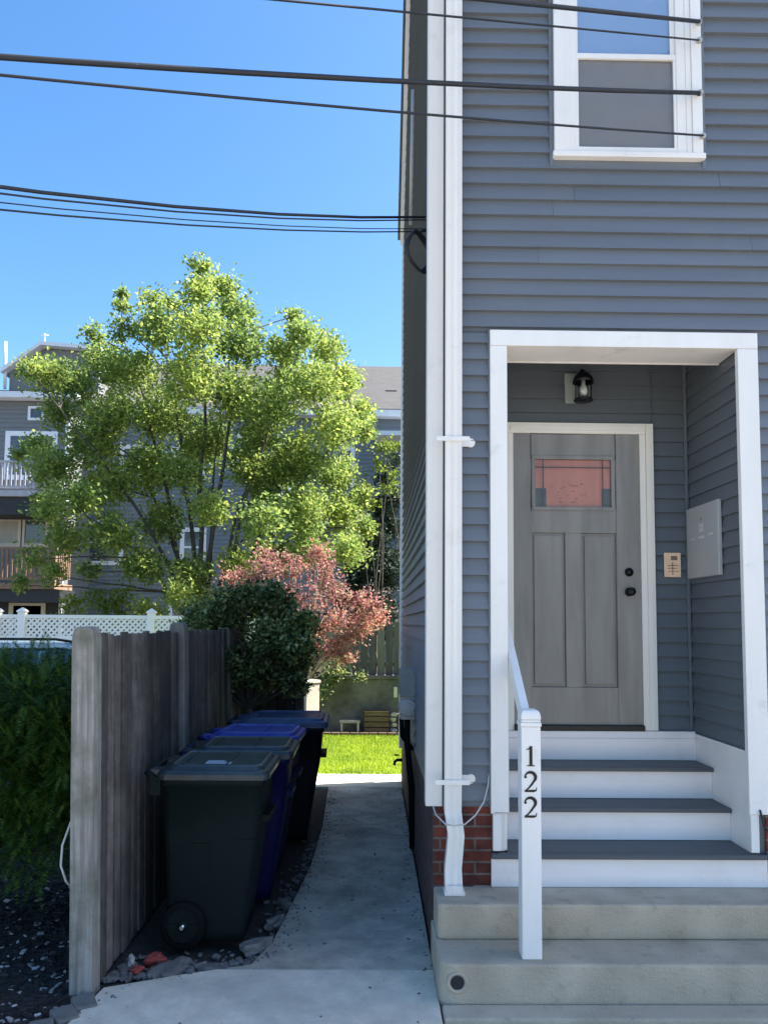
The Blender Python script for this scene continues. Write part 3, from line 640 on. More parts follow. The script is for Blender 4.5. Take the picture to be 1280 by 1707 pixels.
rock((-1.10, 4.43, .085), (.17, .11, .035), 'rock', 'stone', 'flat grey slab stone in front of the dark bin wheel')
rock((-.84, 4.42, .08), (.14, .08, .03), 'rock', 'stone', 'flat stone under the right front edge of the dark bin')
rock((-.66, 4.70, .10), (.075, .15, .055), 'rock', 'stone', 'upright grey stone at the right of the dark bin foot')
rock((-.60, 5.05, .10), (.07, .13, .05), 'rock', 'stone', 'longish stone beside the path, next to the first blue bin')
rock((-.57, 5.4, .09), (.06, .12, .04), 'rock', 'stone', 'farthest stone along the path edge beside the blue bins')
rock((-1.27, 4.38, .10), (.045, .035, .028), 'redbrick', 'brick_piece', 'broken red brick piece by the fence foot', cat='brick')
rock((-1.33, 4.47, .11), (.025, .02, .05), 'chips', 'stone', 'small white stone standing by the fence boards')
rock((-1.21, 4.52, .10), (.08, .06, .04), 'redbrick', 'brick_piece', 'dull brick chunk behind the red one, near the bin wheel', cat='brick')
mb = MB()
for _ in range(300):
    t_ = random.random(); x = -1.42 + t_ * .82; yy = 4.28 + .16 * t_ + abs(random.gauss(0, .1)); s = random.uniform(.006, .022)
    mb.obox((x, yy, .075 + random.random() * .012), (s, s * .7, s * .4), Matrix.Rotation(random.uniform(0, 6), 3, 'Z') @ Matrix.Rotation(random.uniform(-.6, .6), 3, 'X'))
for _ in range(160):
    yy = random.uniform(4.5, 7); x = edge_x(yy) - abs(random.gauss(0, .07)); s = random.uniform(.005, .018)
    mb.obox((x, yy, .075), (s, s * .7, s * .4), Matrix.Rotation(random.uniform(0, 6), 3, 'Z'))
tag(mb.build('gravel', 'rock', weld=False), 'crumbled gravel and debris between the bins and the path', 'gravel', kind='stuff')
mb = MB(); random.seed(17)
for _ in range(520):
    yy = random.uniform(3.3, 9.0); e0 = edge_x(yy); q = random.random()
    x = e0 + abs(random.gauss(0, .07)) + .01 if q < .55 else (.35 - abs(random.gauss(0, .05)) if q < .8 else random.uniform(e0, .34)); s = random.uniform(.002, .009)
    if yy < 4.5 and random.random() < .5: continue
    mb.obox((x, yy, .1 + s * .25), (s, s * .7, s * .3), Matrix.Rotation(random.uniform(0, 6), 3, 'Z') @ Matrix.Rotation(random.uniform(-.4, .4), 3, 'X'))
tag(mb.build('path_grit', 'rock', weld=False), 'fine grit and crumbs lying along both edges of the concrete path', 'grit', kind='stuff')
mb = MB(); random.seed(23)
for _ in range(70):
    yy = random.uniform(3.6, 9.0); x = random.choice([edge_x(yy) + abs(random.gauss(0, .10)), .33 - abs(random.gauss(0, .07)), random.uniform(edge_x(yy), .33)])
    leaves(mb, (x, yy, .103), 1, (0, 0, 0), random.uniform(.015, .035), 1.8, .0)
tag(mb.build('leaf_litter', 'litter', weld=False), 'small dry leaves blown onto the concrete path', 'leaf litter', kind='stuff')
for k, (x, yy, a) in enumerate([(-1.425, 4.02, .5), (-1.475, 3.90, .62), (-1.53, 3.77, .4)]):
    mb = MB().obox((0, 0, .05), (.055, .075, .05), Matrix.Rotation(a, 3, 'Z')); o = mb.build('edging_stone', 'rock', bevel=.012); o.location = (x, yy, .012)
    tag(o, ['grey edging cobble touching the foot of the fence post', 'middle grey edging cobble beside the path', 'edging cobble nearest the camera at the path corner'][k], 'cobble', 'edging cobbles beside the path')

# ------------------------------------------------------------------ WHEELED BINS
def rrect(cx, cy, hx, hy, r, z, k=3):
    p = []
    for sx, sy, a0 in ((1, -1, -90), (1, 1, 0), (-1, 1, 90), (-1, -1, 180)):
        for i in range(k + 1):
            a = R(a0 + 90 * i / k); p.append((cx + sx * (hx - r) + r * math.cos(a), cy + sy * (hy - r) + r * math.sin(a), z))
    return p
def make_bin(label, body_m, lid_m, loc, h=1.02, wy=.31, paper=False):
    root = thing('wheeled_bin', label, 'bin', (0, 0, 0), 'wheeled bins lined up along the fence')
    root['world_parts'] = 0
    k = h / 1.02
    b = MB()
    b.loft([rrect(-.03, 0, .235, wy * .72, .05, .035), rrect(-.03, 0, .242, wy * .75, .05, .10), rrect(.0, 0, .288, wy * .86, .05, .62 * k), rrect(.0, 0, .295, wy * .88, .05, .66 * k), rrect(.015, 0, .30, wy * .95, .045, .93 * k), rrect(.01, 0, .318, wy * .985, .045, .935 * k), rrect(.01, 0, .322, wy, .045, .99 * k)], True, True, True)
    b.box(.29, .345, -.14, .14, .70 * k, .735 * k)
    # moulded side panel lines
    q = b
    for s in (-1, 1):
        yb_ = s * wy * .80
        q.obox((-.06, s * wy * .865, .60 * k), (.06, .006, .004), Matrix.Identity(3)); q.obox((.20, s * wy * .865, .625 * k), (.07, .006, .004), Matrix.Identity(3))
        q.loft([[(-.0 - .004, s * (wy * .745 + .004), .16), (.0 + .004, s * (wy * .745 + .004), .16), (.004, s * (wy * .74), .16), (-.004, s * wy * .74, .16)], [(-.004, s * (wy * .86 + .005), .60 * k), (.004, s * (wy * .86 + .005), .60 * k), (.004, s * wy * .84, .60 * k), (-.004, s * wy * .84, .60 * k)]])
    body = b.build('body', body_m, root, 0)
    l = MB()
    l.loft([rrect(.015, 0, .340, wy + .018, .05, .975 * k), rrect(.015, 0, .345, wy + .022, .055, 1.005 * k), rrect(.015, 0, .335, wy + .012, .06, 1.022 * k), rrect(.015, 0, .31, wy - .012, .06, 1.026 * k), rrect(.02, 0, .29, wy - .03, .06, 1.047 * k), rrect(.02, 0, .275, wy - .045, .06, 1.052 * k), rrect(.02, 0, .265, wy - .055, .06, 1.046 * k), rrect(.02, 0, .24, wy - .08, .06, 1.043 * k)], False, False, True)
    l.box(-.20, -.188, -wy + .09, wy - .09, 1.040 * k, 1.050 * k).box(.075, .087, -wy + .09, wy - .09, 1.040 * k, 1.050 * k); l.box(-.385, -.32, -wy * .8, -wy * .45, .985 * k, 1.02 * k).box(-.385, -.32, wy * .45, wy * .8, .985 * k, 1.02 * k)
    lid = l.build('lid', lid_m, root, 0)
    if paper: MB().box(-.06, .05, -.19, -.08, 1.0445 * k, 1.047 * k).box(.05, .10, -.20, -.12, 1.0445 * k, 1.0462 * k).build('sticker', 'label', root).parent = lid
    hd = MB().tube([(-.33, -wy * .85, .95 * k), (-.39, -wy * .85, 1.0 * k), (-.405, -wy * .8, 1.0 * k), (-.405, wy * .8, 1.0 * k), (-.39, wy * .85, 1.0 * k), (-.33, wy * .85, .95 * k)], .017, 8)
    hd.box(-.375, -.31, -wy * .9, -wy * .78, .88 * k, .985 * k).box(-.375, -.31, wy * .78, wy * .9, .88 * k, .985 * k)
    hd.build('handle', body_m, root)
    MB().tube([(-.155, -wy * .95, .138), (-.155, wy * .95, .138)], .012).build('axle', 'chrome', root)
    for s in (-1, 1):
        yc = s * (wy * .80)
        wh = MB().lathe([(.098, -.026), (.130, -.026), (.138, -.016), (.138, .016), (.130, .026), (.098, .026)], (-.155, yc, .138), 'y', 28, cap=False).build('wheel', 'blackrub', root)
        hb = MB().lathe([(.099, -.012), (.099, .012)], (-.155, yc, .138), 'y', 24)
        for i in range(6):
            a = i * math.pi / 3; hb.obox((-.155 + .062 * math.cos(a), yc + s * .014, .138 + .062 * math.sin(a)), (.042, .006, .009), Matrix.Rotation(-a, 3, 'Y'))
        hb.lathe([(.034, 0), (.030, s * .022), (.0001, s * .024)], (-.155, yc, .138), 'y', 16)
        hb.build('hub', 'bin', root).parent = wh
        MB().lathe([(.011, 0), (.011, s * .006), (.0001, s * .008)], (-.155, yc + s * .024, .138), 'y', 10).build('hub_cap', 'chrome', root).parent = wh
    root.location = loc
    return root
b1 = make_bin('dark green black wheeled bin nearest the camera, sticker on its lid', 'bin', 'binlid', (-.94, 4.89, .10), 1.03, .31, True)
b2 = make_bin('blue wheeled bin with a charcoal lid, behind the dark green one', 'binblue', 'binlid', (-.89, 5.56, .10), 1.03, .28)
b3 = make_bin('blue wheeled bin with bright blue lid, third from the camera', 'binblue', 'binbluelid', (-.90, 6.18, .10), 1.04, .28)
b4 = make_bin('navy wheeled bin with wide dark blue lid, farthest down the passage', 'binnavy', 'binnavylid', (-.79, 7.02, .10), 1.05, .33)
b1.scale = (.95, 1, 1); b2.rotation_euler.z = .02; b3.rotation_euler.z = -.03; b4.rotation_euler.z = .04; b4.scale = (1.12, 1, 1)

# ------------------------------------------------------------------ FOLIAGE
def clump(mb, c, r, n_sprig, n_leaf, size, sp=.13, shape=1.6, flat=1.0, shell=.55, ry=1.0):
    out = []
    for _ in range(n_sprig):
        d = Vector((random.gauss(0, 1), random.gauss(0, 1), random.gauss(0, 1))).normalized(); q = (shell + (1 - shell) * random.random()) if random.random() < .75 else random.random()
        p = Vector(c) + Vector((d.x * r * q, d.y * r * q * ry, d.z * r * q * flat)); out.append(p)
        k = random.uniform(.6, 1.4)
        leaves(mb, p, max(3, int(n_leaf * random.uniform(.5, 1.5))), (sp * k, sp * k, sp * k * .8), size, shape)
    return out
def limb(mb, a, b, r0, r1, bend=.1, n=7, seg=6):
    a, b = Vector(a), Vector(b); pts = []; rs = []; off = Vector((random.uniform(-1, 1), random.uniform(-1, 1), 0)) * bend * (b - a).length
    for i in range(n):
        t_ = i / (n - 1); p = a.lerp(b, t_) + off * math.sin(math.pi * t_) * .5 + Vector((random.uniform(-1, 1), random.uniform(-1, 1), random.uniform(-1, 1))) * .012 * (b - a).length * (0 < i < n - 1)
        pts.append(p); rs.append(r0 + (r1 - r0) * t_)
    mb.tube(pts, rs, seg); return pts

# the big light green tree: clumps placed from its outline, at its own distance and depth
random.seed(21)
TD = 15.5
cl = [(335, 448, 20), (332, 490, 28), (372, 478, 24), (392, 520, 36), (330, 545, 42), (398, 575, 48), (205, 490, 6), (205, 512, 10), (207, 545, 22), (255, 500, 22), (285, 505, 18), (268, 548, 38), (158, 560, 22), (178, 605, 40), (225, 620, 44),
      (120, 640, 38), (75, 625, 32), (55, 615, 18), (100, 690, 30), (488, 528, 18), (505, 560, 28), (545, 585, 30), (470, 590, 34), (520, 640, 46), (570, 640, 36), (600, 690, 26), (610, 720, 18), (560, 710, 42),
      (320, 630, 52), (390, 660, 52), (270, 690, 52), (450, 680, 50), (340, 740, 56), (190, 690, 46), (150, 740, 46), (60, 745, 26), (90, 780, 40), (30, 760, 14), (500, 760, 52), (560, 790, 42), (600, 830, 22), (615, 880, 16), (570, 860, 44), (500, 850, 48),
      (420, 780, 44), (250, 780, 50), (180, 810, 46), (130, 830, 34), (80, 850, 26), (55, 930, 22), (110, 900, 34), (190, 890, 40), (270, 870, 40), (350, 850, 34), (440, 870, 40), (520, 910, 40), (580, 920, 30), (240, 940, 36), (320, 960, 36), (400, 940, 34), (460, 930, 34), (300, 995, 24), (90, 960, 20), (35, 975, 14), (150, 950, 22), (340, 1000, 26), (430, 735, 36), (470, 790, 34), (300, 790, 36), (480, 640, 28), (440, 820, 30)]
tree = thing('broadleaf_tree', 'big light green leafy tree with many upright limbs behind the fence', 'tree', PY(338, 1050, TD) * 1)
base = PY(338, 1075, TD); base.z = 0; tree.location = base
cr = MB(); tr = MB(); cents = []
for (x, y_, r) in cl:
    c = PY(x, y_, TD + random.uniform(-1.2, 1.2)); rm = r * TD / F
    # keep the outline but give the crown depth
    ddx = (x - 335) / 300.; depth = math.sqrt(max(.1, 1 - ddx * ddx)) * 1.9
    cents.append((c, rm))
    for dy_ in ([0] if r < 24 else [-depth * random.uniform(.2, .6), depth * random.uniform(.2, .7)]):
        cc = c + Vector((random.uniform(-.1, .1), dy_, 0)); cc = Vector((cc.x * cc.y / (cc.y) , cc.y, EZ + (cc.z - EZ) * 1.0))
        k = cc.y / c.y; cc = Vector((c.x * k, cc.y, EZ + (c.z - EZ) * k))
        clump(cr, cc, rm * .9, int(8 + 150 * rm ** 2 * 1.1), 20, .092, min(.125, .045 + rm * .17), 1.5, 1.0, .4)
fork = base + Vector((0, 0, 1.7))
limb(tr, base, fork, .17, .14, .03, 6, 10)
mains = []
for tx, ty, r in [(335, 470, .075), (205, 560, .065), (100, 680, .055), (400, 560, .07), (505, 570, .065), (590, 700, .055), (270, 560, .07), (560, 850, .05), (130, 850, .05), (450, 700, .06), (220, 760, .05), (370, 700, .06)]:
    e_ = PY(tx, ty, TD + random.uniform(-1, 1.2)); mid = fork.lerp(e_, .45) + Vector(((fork.x - e_.x) * -.02, 0, .25 + .3 * abs(e_.x - fork.x) / 3))
    p1 = limb(tr, fork + Vector((random.uniform(-.06, .06), random.uniform(-.06, .06), random.uniform(-.3, 0))), mid, r * .8, r * .55, .05, 6, 7); p2 = limb(tr, mid, e_, r * .55, .012, .05, 8, 6)
    mains += p1[2:] + p2
for c, rm in cents:
    s_ = min(mains, key=lambda p: (p - c).length + max(0, p.z - c.z) * 2); limb(tr, s_, c, .022, .008, .12, 6, 5)
    for _ in range(5):
        e_ = c + Vector((random.uniform(-1, 1), random.uniform(-1, 1), random.uniform(-.2, 1))) * rm; limb(tr, c, e_, .009, .004, .1, 3, 4)
tr.build('trunk', 'barkdark', tree, weld=False); cr.build('crown', 'lf_tree', tree, weld=False)

# red-leaved small maple in the sun
random.seed(33)
MD = 10.4
mp = thing('red_maple', 'small red-leaved maple over the lawn beside the dark shrub', 'tree', (-.72, MD, 0))
cr = MB(); tr = MB(); base = Vector((-.86, MD, .08)); fk = base + Vector((0, 0, 1.15)); limb(tr, base, fk, .06, .045, .03, 6, 8)
for x, y_, r in [(400, 965, 22), (440, 950, 26), (490, 945, 24), (540, 955, 20), (420, 990, 24), (470, 985, 30), (520, 990, 30), (560, 985, 24), (590, 1000, 24), (620, 1015, 18), (560, 1030, 28), (600, 1045, 24), (520, 1050, 24), (575, 1075, 20), (630, 1030, 12), (480, 1030, 26), (445, 930, 14), (530, 925, 12), (575, 1095, 10), (540, 1080, 16), (380, 990, 14)]:
    c = PY(x, y_, MD + random.uniform(-.5, .5)); rm = r * MD / F
    clump(cr, c, rm * random.uniform(.9, 1.25), int(4 + 140 * rm * random.uniform(.6, 1.3)), 16, .06, .062, 1.9, shell=.4); limb(tr, fk, c, .016, .005, .12, 6, 5)
    for _ in range(3): limb(tr, c, c + Vector((random.uniform(-1, 1), random.uniform(-1, 1), random.uniform(-.2, 1))) * rm, .006, .003, .1, 3, 4)
tr.build('trunk', 'barkpale', mp, weld=False); cr.build('crown', 'lf_red', mp, weld=False)
# sunlit square post beyond the last bin
gpm = MB().obox((-.80, 9.78, .67), (.10, .10, .58), Matrix.Rotation(R(-52), 3, 'Z')).obox((-.80, 9.78, 1.27), (.112, .112, .02), Matrix.Rotation(R(-52), 3, 'Z')); tag(gpm.build('garden_post', 'bgcream', bevel=.008), 'sunlit pale square post beyond the farthest bin', 'post')

# dark evergreen shrub hanging over the fence
random.seed(44)
SD = 8.2
sh = thing('evergreen_shrub', 'dark green glossy shrub spilling over the fence behind the bins', 'shrub', (-1.45, SD, 0))
cr = MB(); tr = MB(); fk = Vector((-1.30, SD, 1.1)); limb(tr, (-1.32, SD, .05), fk, .05, .04, .05, 5, 7)
for x, y_, r in [(350, 1030, 22), (385, 1015, 24), (430, 1010, 26), (470, 1025, 26), (500, 1040, 18), (350, 1060, 26), (395, 1055, 32), (445, 1060, 34), (490, 1075, 26), (365, 1095, 26), (410, 1100, 30), (455, 1105, 30), (492, 1110, 20), (400, 1130, 16), (335, 1045, 12), (440, 1135, 18), (480, 1135, 14), (325, 1080, 12), (505, 1090, 14), (345, 1110, 22), (375, 1125, 20), (430, 1125, 22), (335, 1020, 10), (410, 995, 18), (490, 1060, 12), (460, 1005, 14), (495, 1120, 10), (330, 1100, 10), (318, 1050, 7), (372, 1000, 9), (450, 985, 9), (420, 1155, 9), (500, 1145, 8), (355, 1140, 8)]:
    x += random.uniform(-9, 9); y_ += random.uniform(-9, 7); c = PY(x, y_, SD + random.uniform(-.35, .5)); rm = r * random.uniform(.6, 1.15) * SD / F
    clump(cr, c, rm * random.uniform(.9, 1.3), int(8 + 260 * rm), 20, .062, .06, 1.8, shell=.35); limb(tr, fk, c, .014, .005, .12, 6, 5)
tr.build('trunk', 'barkdark', sh, weld=False); cr.build('crown', 'lf_dark', sh, weld=False)

# yew hedge in the foreground left
random.seed(55)
yw = thing('yew_hedge', 'dark green feathery yew bush at the left of the fence post', 'hedge', (-2.3, 5.2, 0))
cr = MB(); tr = MB(); fk = Vector((-2.85, 5.4, .35)); limb(tr, (-2.85, 5.4, .0), fk, .035, .03, .05, 5, 7)
def sprays(mb, c, r, n, ln=.13):
    for _ in range(n):
        d = Vector((random.gauss(0, 1), random.gauss(0, 1) - .5, random.gauss(0, .8) + .1)).normalized(); p = Vector(c) + d * r * random.uniform(.55, 1.0)
        dirn = (d + Vector((random.gauss(0, .4), random.gauss(0, .4), random.gauss(.0, .3) - .02))).normalized(); L_ = ln * random.uniform(.6, 1.4); side = dirn.cross(Vector((0, 0, 1))).normalized(); sag = Vector((0, 0, -.05))
        for i in range(9):
            t_ = i / 9; q = p + dirn * L_ * t_ + sag * L_ * t_ * t_; nl = .034 * (1 - .5 * t_)
            for s_ in (-1, 1):
                e_ = (side * s_ * .8 + dirn * .8 + Vector((0, 0, random.uniform(-.2, .4)))).normalized() * nl; w = dirn * .0045
                mb.add([q - w, q + w, q + e_], [(0, 1, 2)])
for _ in range(470):
    x = random.uniform(-3.35, -1.76); yy = random.uniform(4.6, 5.7)
    top = 1.80 - .10 * ((x + 2.3) / .8) ** 2 - .22 * abs(yy - 5.2) + (-.15 if x < -2.3 else 0) * abs(x + 2.3)
    z = .50 + (top - .50) * random.random() ** .7 - .06
    c = Vector((x, yy, z)); sprays(cr, c, .15, 50)
for _ in range(14): limb(tr, fk, (random.uniform(-3.1, -1.8), random.uniform(4.8, 5.6), random.uniform(.6, 1.5)), .02, .006, .1, 6, 5)
tr.build('trunk', 'barkdark', yw, weld=False); cr.build('foliage', 'lf_yew', yw, weld=False)

# shrubs and conifers behind
def shrub(name, lab, cat, D, blobs, m, size, dens, bark='barkdark', grp=None, sp=.09, shape=1.6, z0=.05, nl=16):
    xs = sum(b[0] for b in blobs) / len(blobs); o = thing(name, lab, cat, (PY(xs, 1040, D).x, D, 0), grp); cr = MB(); tr = MB(); b0 = Vector((PY(xs, 1040, D).x, D, z0))
    for x, y_, r in blobs:
        c = PY(x, y_, D + random.uniform(-.4, .4) * min(1, r / 20)); rm = r * D / F; clump(cr, c, rm, int(5 + dens * rm * rm), nl, size, sp, shape, shell=.35)
        limb(tr, b0, c, .016, .005, .15, 7, 5)
    tr.build('trunk', bark, o, weld=False); cr.build('crown', m, o, weld=False); return o
random.seed(66)
shrub('garden_shrub', 'rounded yellow green shrub just above the lattice fence', 'shrub', 14.6, [(130, 1012, 22), (165, 1000, 24), (205, 1003, 26), (240, 1015, 22), (265, 1028, 14), (105, 1028, 12), (190, 1030, 24)], 'lf_yel', .085, 150)
shrub('conifer', 'dark conifer between the big tree and the house side wall', 'tree', 18., [(640, 800, 14), (655, 770, 10), (640, 850, 22), (620, 880, 18), (655, 880, 20), (610, 930, 26), (645, 930, 24), (600, 970, 22), (640, 975, 24), (585, 950, 14), (660, 830, 12), (610, 1010, 20), (645, 1015, 20), (575, 1000, 22), (600, 1040, 24), (640, 1045, 24), (650, 960, 24), (625, 900, 22)], 'lf_conif', .12, 300, sp=.12, shape=2.6, nl=26)
shrub('creeper', 'green creeper trailing over the end of the retaining wall', 'plant', 13.45, [(560, 1105, 10), (545, 1120, 12), (575, 1122, 9), (545, 1140, 10), (540, 1155, 8), (600, 1128, 5), (555, 1130, 10)], 'lf_dark', .06, 420, sp=.05, z0=1.09)
shrub('garden_shrub', 'slim pale leafed sapling in front of the blue neighbouring wall', 'tree', 16.5, [(640, 745, 10), (655, 742, 8), (632, 775, 8), (655, 790, 8), (645, 815, 9), (608, 815, 7), (620, 840, 6)], 'lf_yel', .09, 120, bark='bark')
bl = MB()
for x, y_ in [(600, 992), (605, 998), (642, 985), (645, 990), (612, 985), (598, 1000), (638, 996), (583, 1005), (622, 975), (650, 982)]:
    leaves(bl, PY(x, y_, 17.1), 14, (.05, .05, .04), .05, 1.2)
o = bl.build('blossoms', 'chips', weld=False); tag(o, 'white blossoms scattered on the dark conifer by the house corner', 'blossom', kind='stuff')

# ------------------------------------------------------------------ back of the garden
tag(MB().box(-3.2, 3.5, 13.6, 13.95, 0, 1.03).box(-3.25, 3.5, 13.57, 13.98, 1.031, 1.09).build('retaining_wall', 'wallconc', bevel=.012), 'stained concrete retaining wall at the end of the lawn', 'wall')
bf = thing('board_fence', 'tall grey green board fence standing on the retaining wall', 'fence', (0, 13.75, 1.09))
mb = MB(); x = -3.0; random.seed(8)
while x < 3.4:
    w_ = .125; mb.box(x, x + w_, 13.70, 13.72, 1.093, 2.03 + random.uniform(-.01, .01)); x += w_ + .022
mb.build('board_panel', 'backwood', bf, .003)
mb = MB().box(-3.0, 3.4, 13.725, 13.77, 1.25, 1.33).box(-3.0, 3.4, 13.725, 13.77, 1.8, 1.88); mb.build('rail', 'postdark', bf)
for x in (-1.2, 1.2): MB().box(x, x + .09, 13.77, 13.86, 1.093, 2.06).build('post', 'backwood', bf, .004)
cr = thing('wooden_crate', 'small brown wooden crate by the retaining wall', 'crate', (.08, 13.4, .12))
mb = MB()
for k in range(4): mb.box(-.11, .27, 13.35, 13.37, .14 + k * .095, .215 + k * .095); mb.box(-.11, .27, 13.555, 13.575, .14 + k * .095, .215 + k * .095)
for k in range(4): mb.box(-.13, -.111, 13.35, 13.575, .14 + k * .095, .215 + k * .095); mb.box(.271, .29, 13.35, 13.575, .14 + k * .095, .215 + k * .095)
mb.build('slats', 'crate', cr); MB().box(-.109, .269, 13.375, 13.55, .123, .138).build('bottom', 'crate', cr)
random.seed(9)
for k, (x, z) in enumerate([(.37, .17), (.38, .27), (.36, .36), (.39, .44)]): rock((x, 13.42, z), (.085, .07, .05), 'chips', 'stone', ['bottom stone', 'second stone from the bottom', 'third stone from the bottom', 'top stone'][k] + ' of the pale stack beside the wooden crate', 'stacked pale stones by the crate')
tag(MB().box(-.55, -.20, 13.33, 13.50, .30, .34).box(-.53, -.50, 13.34, 13.49, .12, .2995).box(-.25, -.22, 13.34, 13.49, .12, .2995).build('garden_bench', 'chips', bevel=.004), 'low pale bench plank against the retaining wall', 'bench')
tag(MB().box(.375, .44, 13.56, 13.599, .72, .90).box(.39, .425, 13.55, 13.5595, .74, .88).build('vent', 'paper', bevel=.003), 'small white vent on the retaining wall near the house', 'vent')
# edging bricks at lawn end
for k in range(9):
    x = -.85 + k * .16; o = MB().box(0, .145, 0, .09, 0, .07).build('edging_brick', 'crate', bevel=.006); o.location = (x, 13.22 + random.uniform(-.01, .01), .085); o.rotation_euler = (0, 0, random.uniform(-.06, .06))
    tag(o, 'weathered brick in the edging row at the back of the lawn', 'brick', 'edging bricks at the back of the lawn')

# lattice fence
LD = 13.2
lf = thing('lattice_fence', 'white vinyl fence with lattice top beyond the parked car', 'fence', (-4, LD, 0))
zt = 2.10
fx0, fx1 = -8.0, -1.9
posts_px = [-150, 38, 253]; pxs = [PY(p, 1030, LD).x for p in posts_px] + [PY(148, 1030, LD).x]
for k, x in enumerate([pxs[1], pxs[2], pxs[1] - (pxs[2] - pxs[1]), pxs[1] - .42, pxs[2] + (pxs[2] - pxs[1])]):
    p = MB().box(x - .06, x + .06, LD - .06, LD + .06, .05, zt + .05).loft([[(x - .075, LD - .075, zt + .051), (x + .075, LD - .075, zt + .051), (x + .075, LD + .075, zt + .051), (x - .075, LD + .075, zt + .051)], [(x - .075, LD - .075, zt + .075), (x + .075, LD - .075, zt + .075), (x + .075, LD + .075, zt + .075), (x - .075, LD + .075, zt + .075)], [(x - .01, LD - .01, zt + .13), (x + .01, LD - .01, zt + .13), (x + .01, LD + .01, zt + .13), (x - .01, LD + .01, zt + .13)]])
    p.build('post', 'vinyl', lf, .004)
MB().box(fx0, fx1, LD - .025, LD + .025, zt - .05, zt + .01).box(fx0, fx1, LD - .025, LD + .025, zt - .42, zt - .345).build('rail', 'vinyl', lf, .003)
MB().box(fx0, fx1, LD - .015, LD + .015, .1, zt - .421).build('panel', 'vinyl', lf)
lt = MB(); za, zb = zt - .343, zt - .052; hh = zb - za
for s_, yo in ((1, -.006), (-1, .006)):
    x = fx0
    while x < fx1 - hh:
        xa, xb = (x, x + hh) if s_ > 0 else (x + hh, x); w_ = .026
        lt.add([(xa - w_, LD + yo - .004, za), (xa + w_, LD + yo - .004, za), (xb + w_, LD + yo - .004, zb), (xb - w_, LD + yo - .004, zb), (xa - w_, LD + yo + .004, za), (xa + w_, LD + yo + .004, za), (xb + w_, LD + yo + .004, zb), (xb - w_, LD + yo + .004, zb)],
               [(0, 1, 2, 3), (7, 6, 5, 4), (0, 4, 5, 1), (1, 5, 6, 2), (2, 6, 7, 3), (3, 7, 4, 0)]); x += .098
lt.build('lattice', 'vinyl', lf, weld=False)

# parked car (side on), mostly hidden by the yew
car = thing('parked_car', 'light blue parked car seen over the yew hedge', 'car', (-4.4, 8.6, .06))
x0, x1 = -6.65, -2.45; g0 = .06
prof = [(x0, .45), (x0 + .05, .85), (x0 + .25, 1.02), (x0 + 1.25, 1.12), (x1 - .12, 1.16), (x1 - .02, .95), (x1, .45), (x1 - .5, .28), (x0 + .5, .28)]
prof = [(x, z + g0) for x, z in prof]
MB().prism(prof, 'y', 7.75, 9.45).build('body', 'carpaint', car, .05)
cab = [(x0 + 1.15, 1.12), (x0 + 1.75, 1.62), (x0 + 2.1, 1.69), (x1 - .7, 1.70), (x1 - .35, 1.62), (x1 - .10, 1.16)]
cab = [(x, z + g0) for x, z in cab]
ra = [(x, 7.80, z) for x, z in cab]; 
mb = MB(); lo = lambda s, y: [(x, y + (z - 1.18) * s, z) for x, z in cab]
mb.loft([lo(.32, 7.79), lo(-.32, 9.41)]); mb.build('cabin', 'carglass', car, .01)
mb = MB()
mb.prism([(x0 + 1.70, 1.60 + g0), (x0 + 2.1, 1.70 + g0), (x1 - .7, 1.715 + g0), (x1 - .33, 1.635 + g0), (x1 - .36, 1.60 + g0), (x1 - .7, 1.665 + g0), (x0 + 2.1, 1.65 + g0)], 'y', 7.93, 9.27)
for xa, xb in ((x0 + 2.35, x0 + 2.38), (x0 + 3.3, x0 + 3.30)):
    mb.loft([[(xa - .04, 7.775, 1.2), (xa + .04, 7.775, 1.2), (xa + .04, 7.81, 1.2), (xa - .04, 7.81, 1.2)], [(xb - .04, 7.915, 1.7), (xb + .04, 7.915, 1.7), (xb + .04, 7.95, 1.7), (xb - .04, 7.95, 1.7)]])
mb.build('roof', 'carpaint', car, .01)
MB().tube([(x0 + 2.0, 7.98, 1.78), (x0 + 2.3, 7.98, 1.815), (x1 - .8, 7.98, 1.815), (x1 - .55, 7.98, 1.78)], .014).build('roof_rack', 'black', car)
for xw in (x0 + .8, x1 - .78):
    wh = MB().lathe([(.20, -.1), (.30, -.1), (.33, -.07), (.33, .1)], (xw, 7.86, .33 + g0), 'y', 24).build('wheel', 'blackrub', car)
    r_ = MB().lathe([(.0001, -.09), (.06, -.095), (.20, -.085), (.205, -.02)], (xw, 7.86, .33 + g0), 'y', 24).build('rim', 'chrome', car); r_.parent = wh; r_.location = (0, 0, 0)

# ------------------------------------------------------------------ neighbouring buildings
def bgwin(o, D, x0, y0, x1, y1, tw=.11, glass='bgglass', trim='bgtrim', sash=True):
    a, b = PY(x0, y1, D), PY(x1, y0, D); xa, xb, za, zb = a.x, b.x, a.z, b.z
    mb = MB().box(xa, xb, D - .06, D - .004, zb - tw, zb).box(xa, xb, D - .06, D - .004, za, za + tw).box(xa, xa + tw, D - .06, D - .004, za + tw, zb - tw).box(xb - tw, xb, D - .06, D - .004, za + tw, zb - tw)
    if sash: mb.box(xa + tw, xb - tw, D - .045, D - .004, (za + zb) / 2 - .03, (za + zb) / 2 + .03)
    w_ = mb.build('window', trim, o); dchild(MB().box(xa + tw, xb - tw, D - .02, D - .003, za + tw, zb - tw), 'pane', glass, w_)
nb = thing('apartment_house', 'grey clapboard apartment house with wooden balconies behind the tree', 'building', (-12, 22, 0))
D = 22.
xr = PY(112, 800, D).x
zev = PY(60, 662, D).z
MB().box(-24, xr, D, D + 8, -.1, zev).build('wall', 'bgwall', nb)
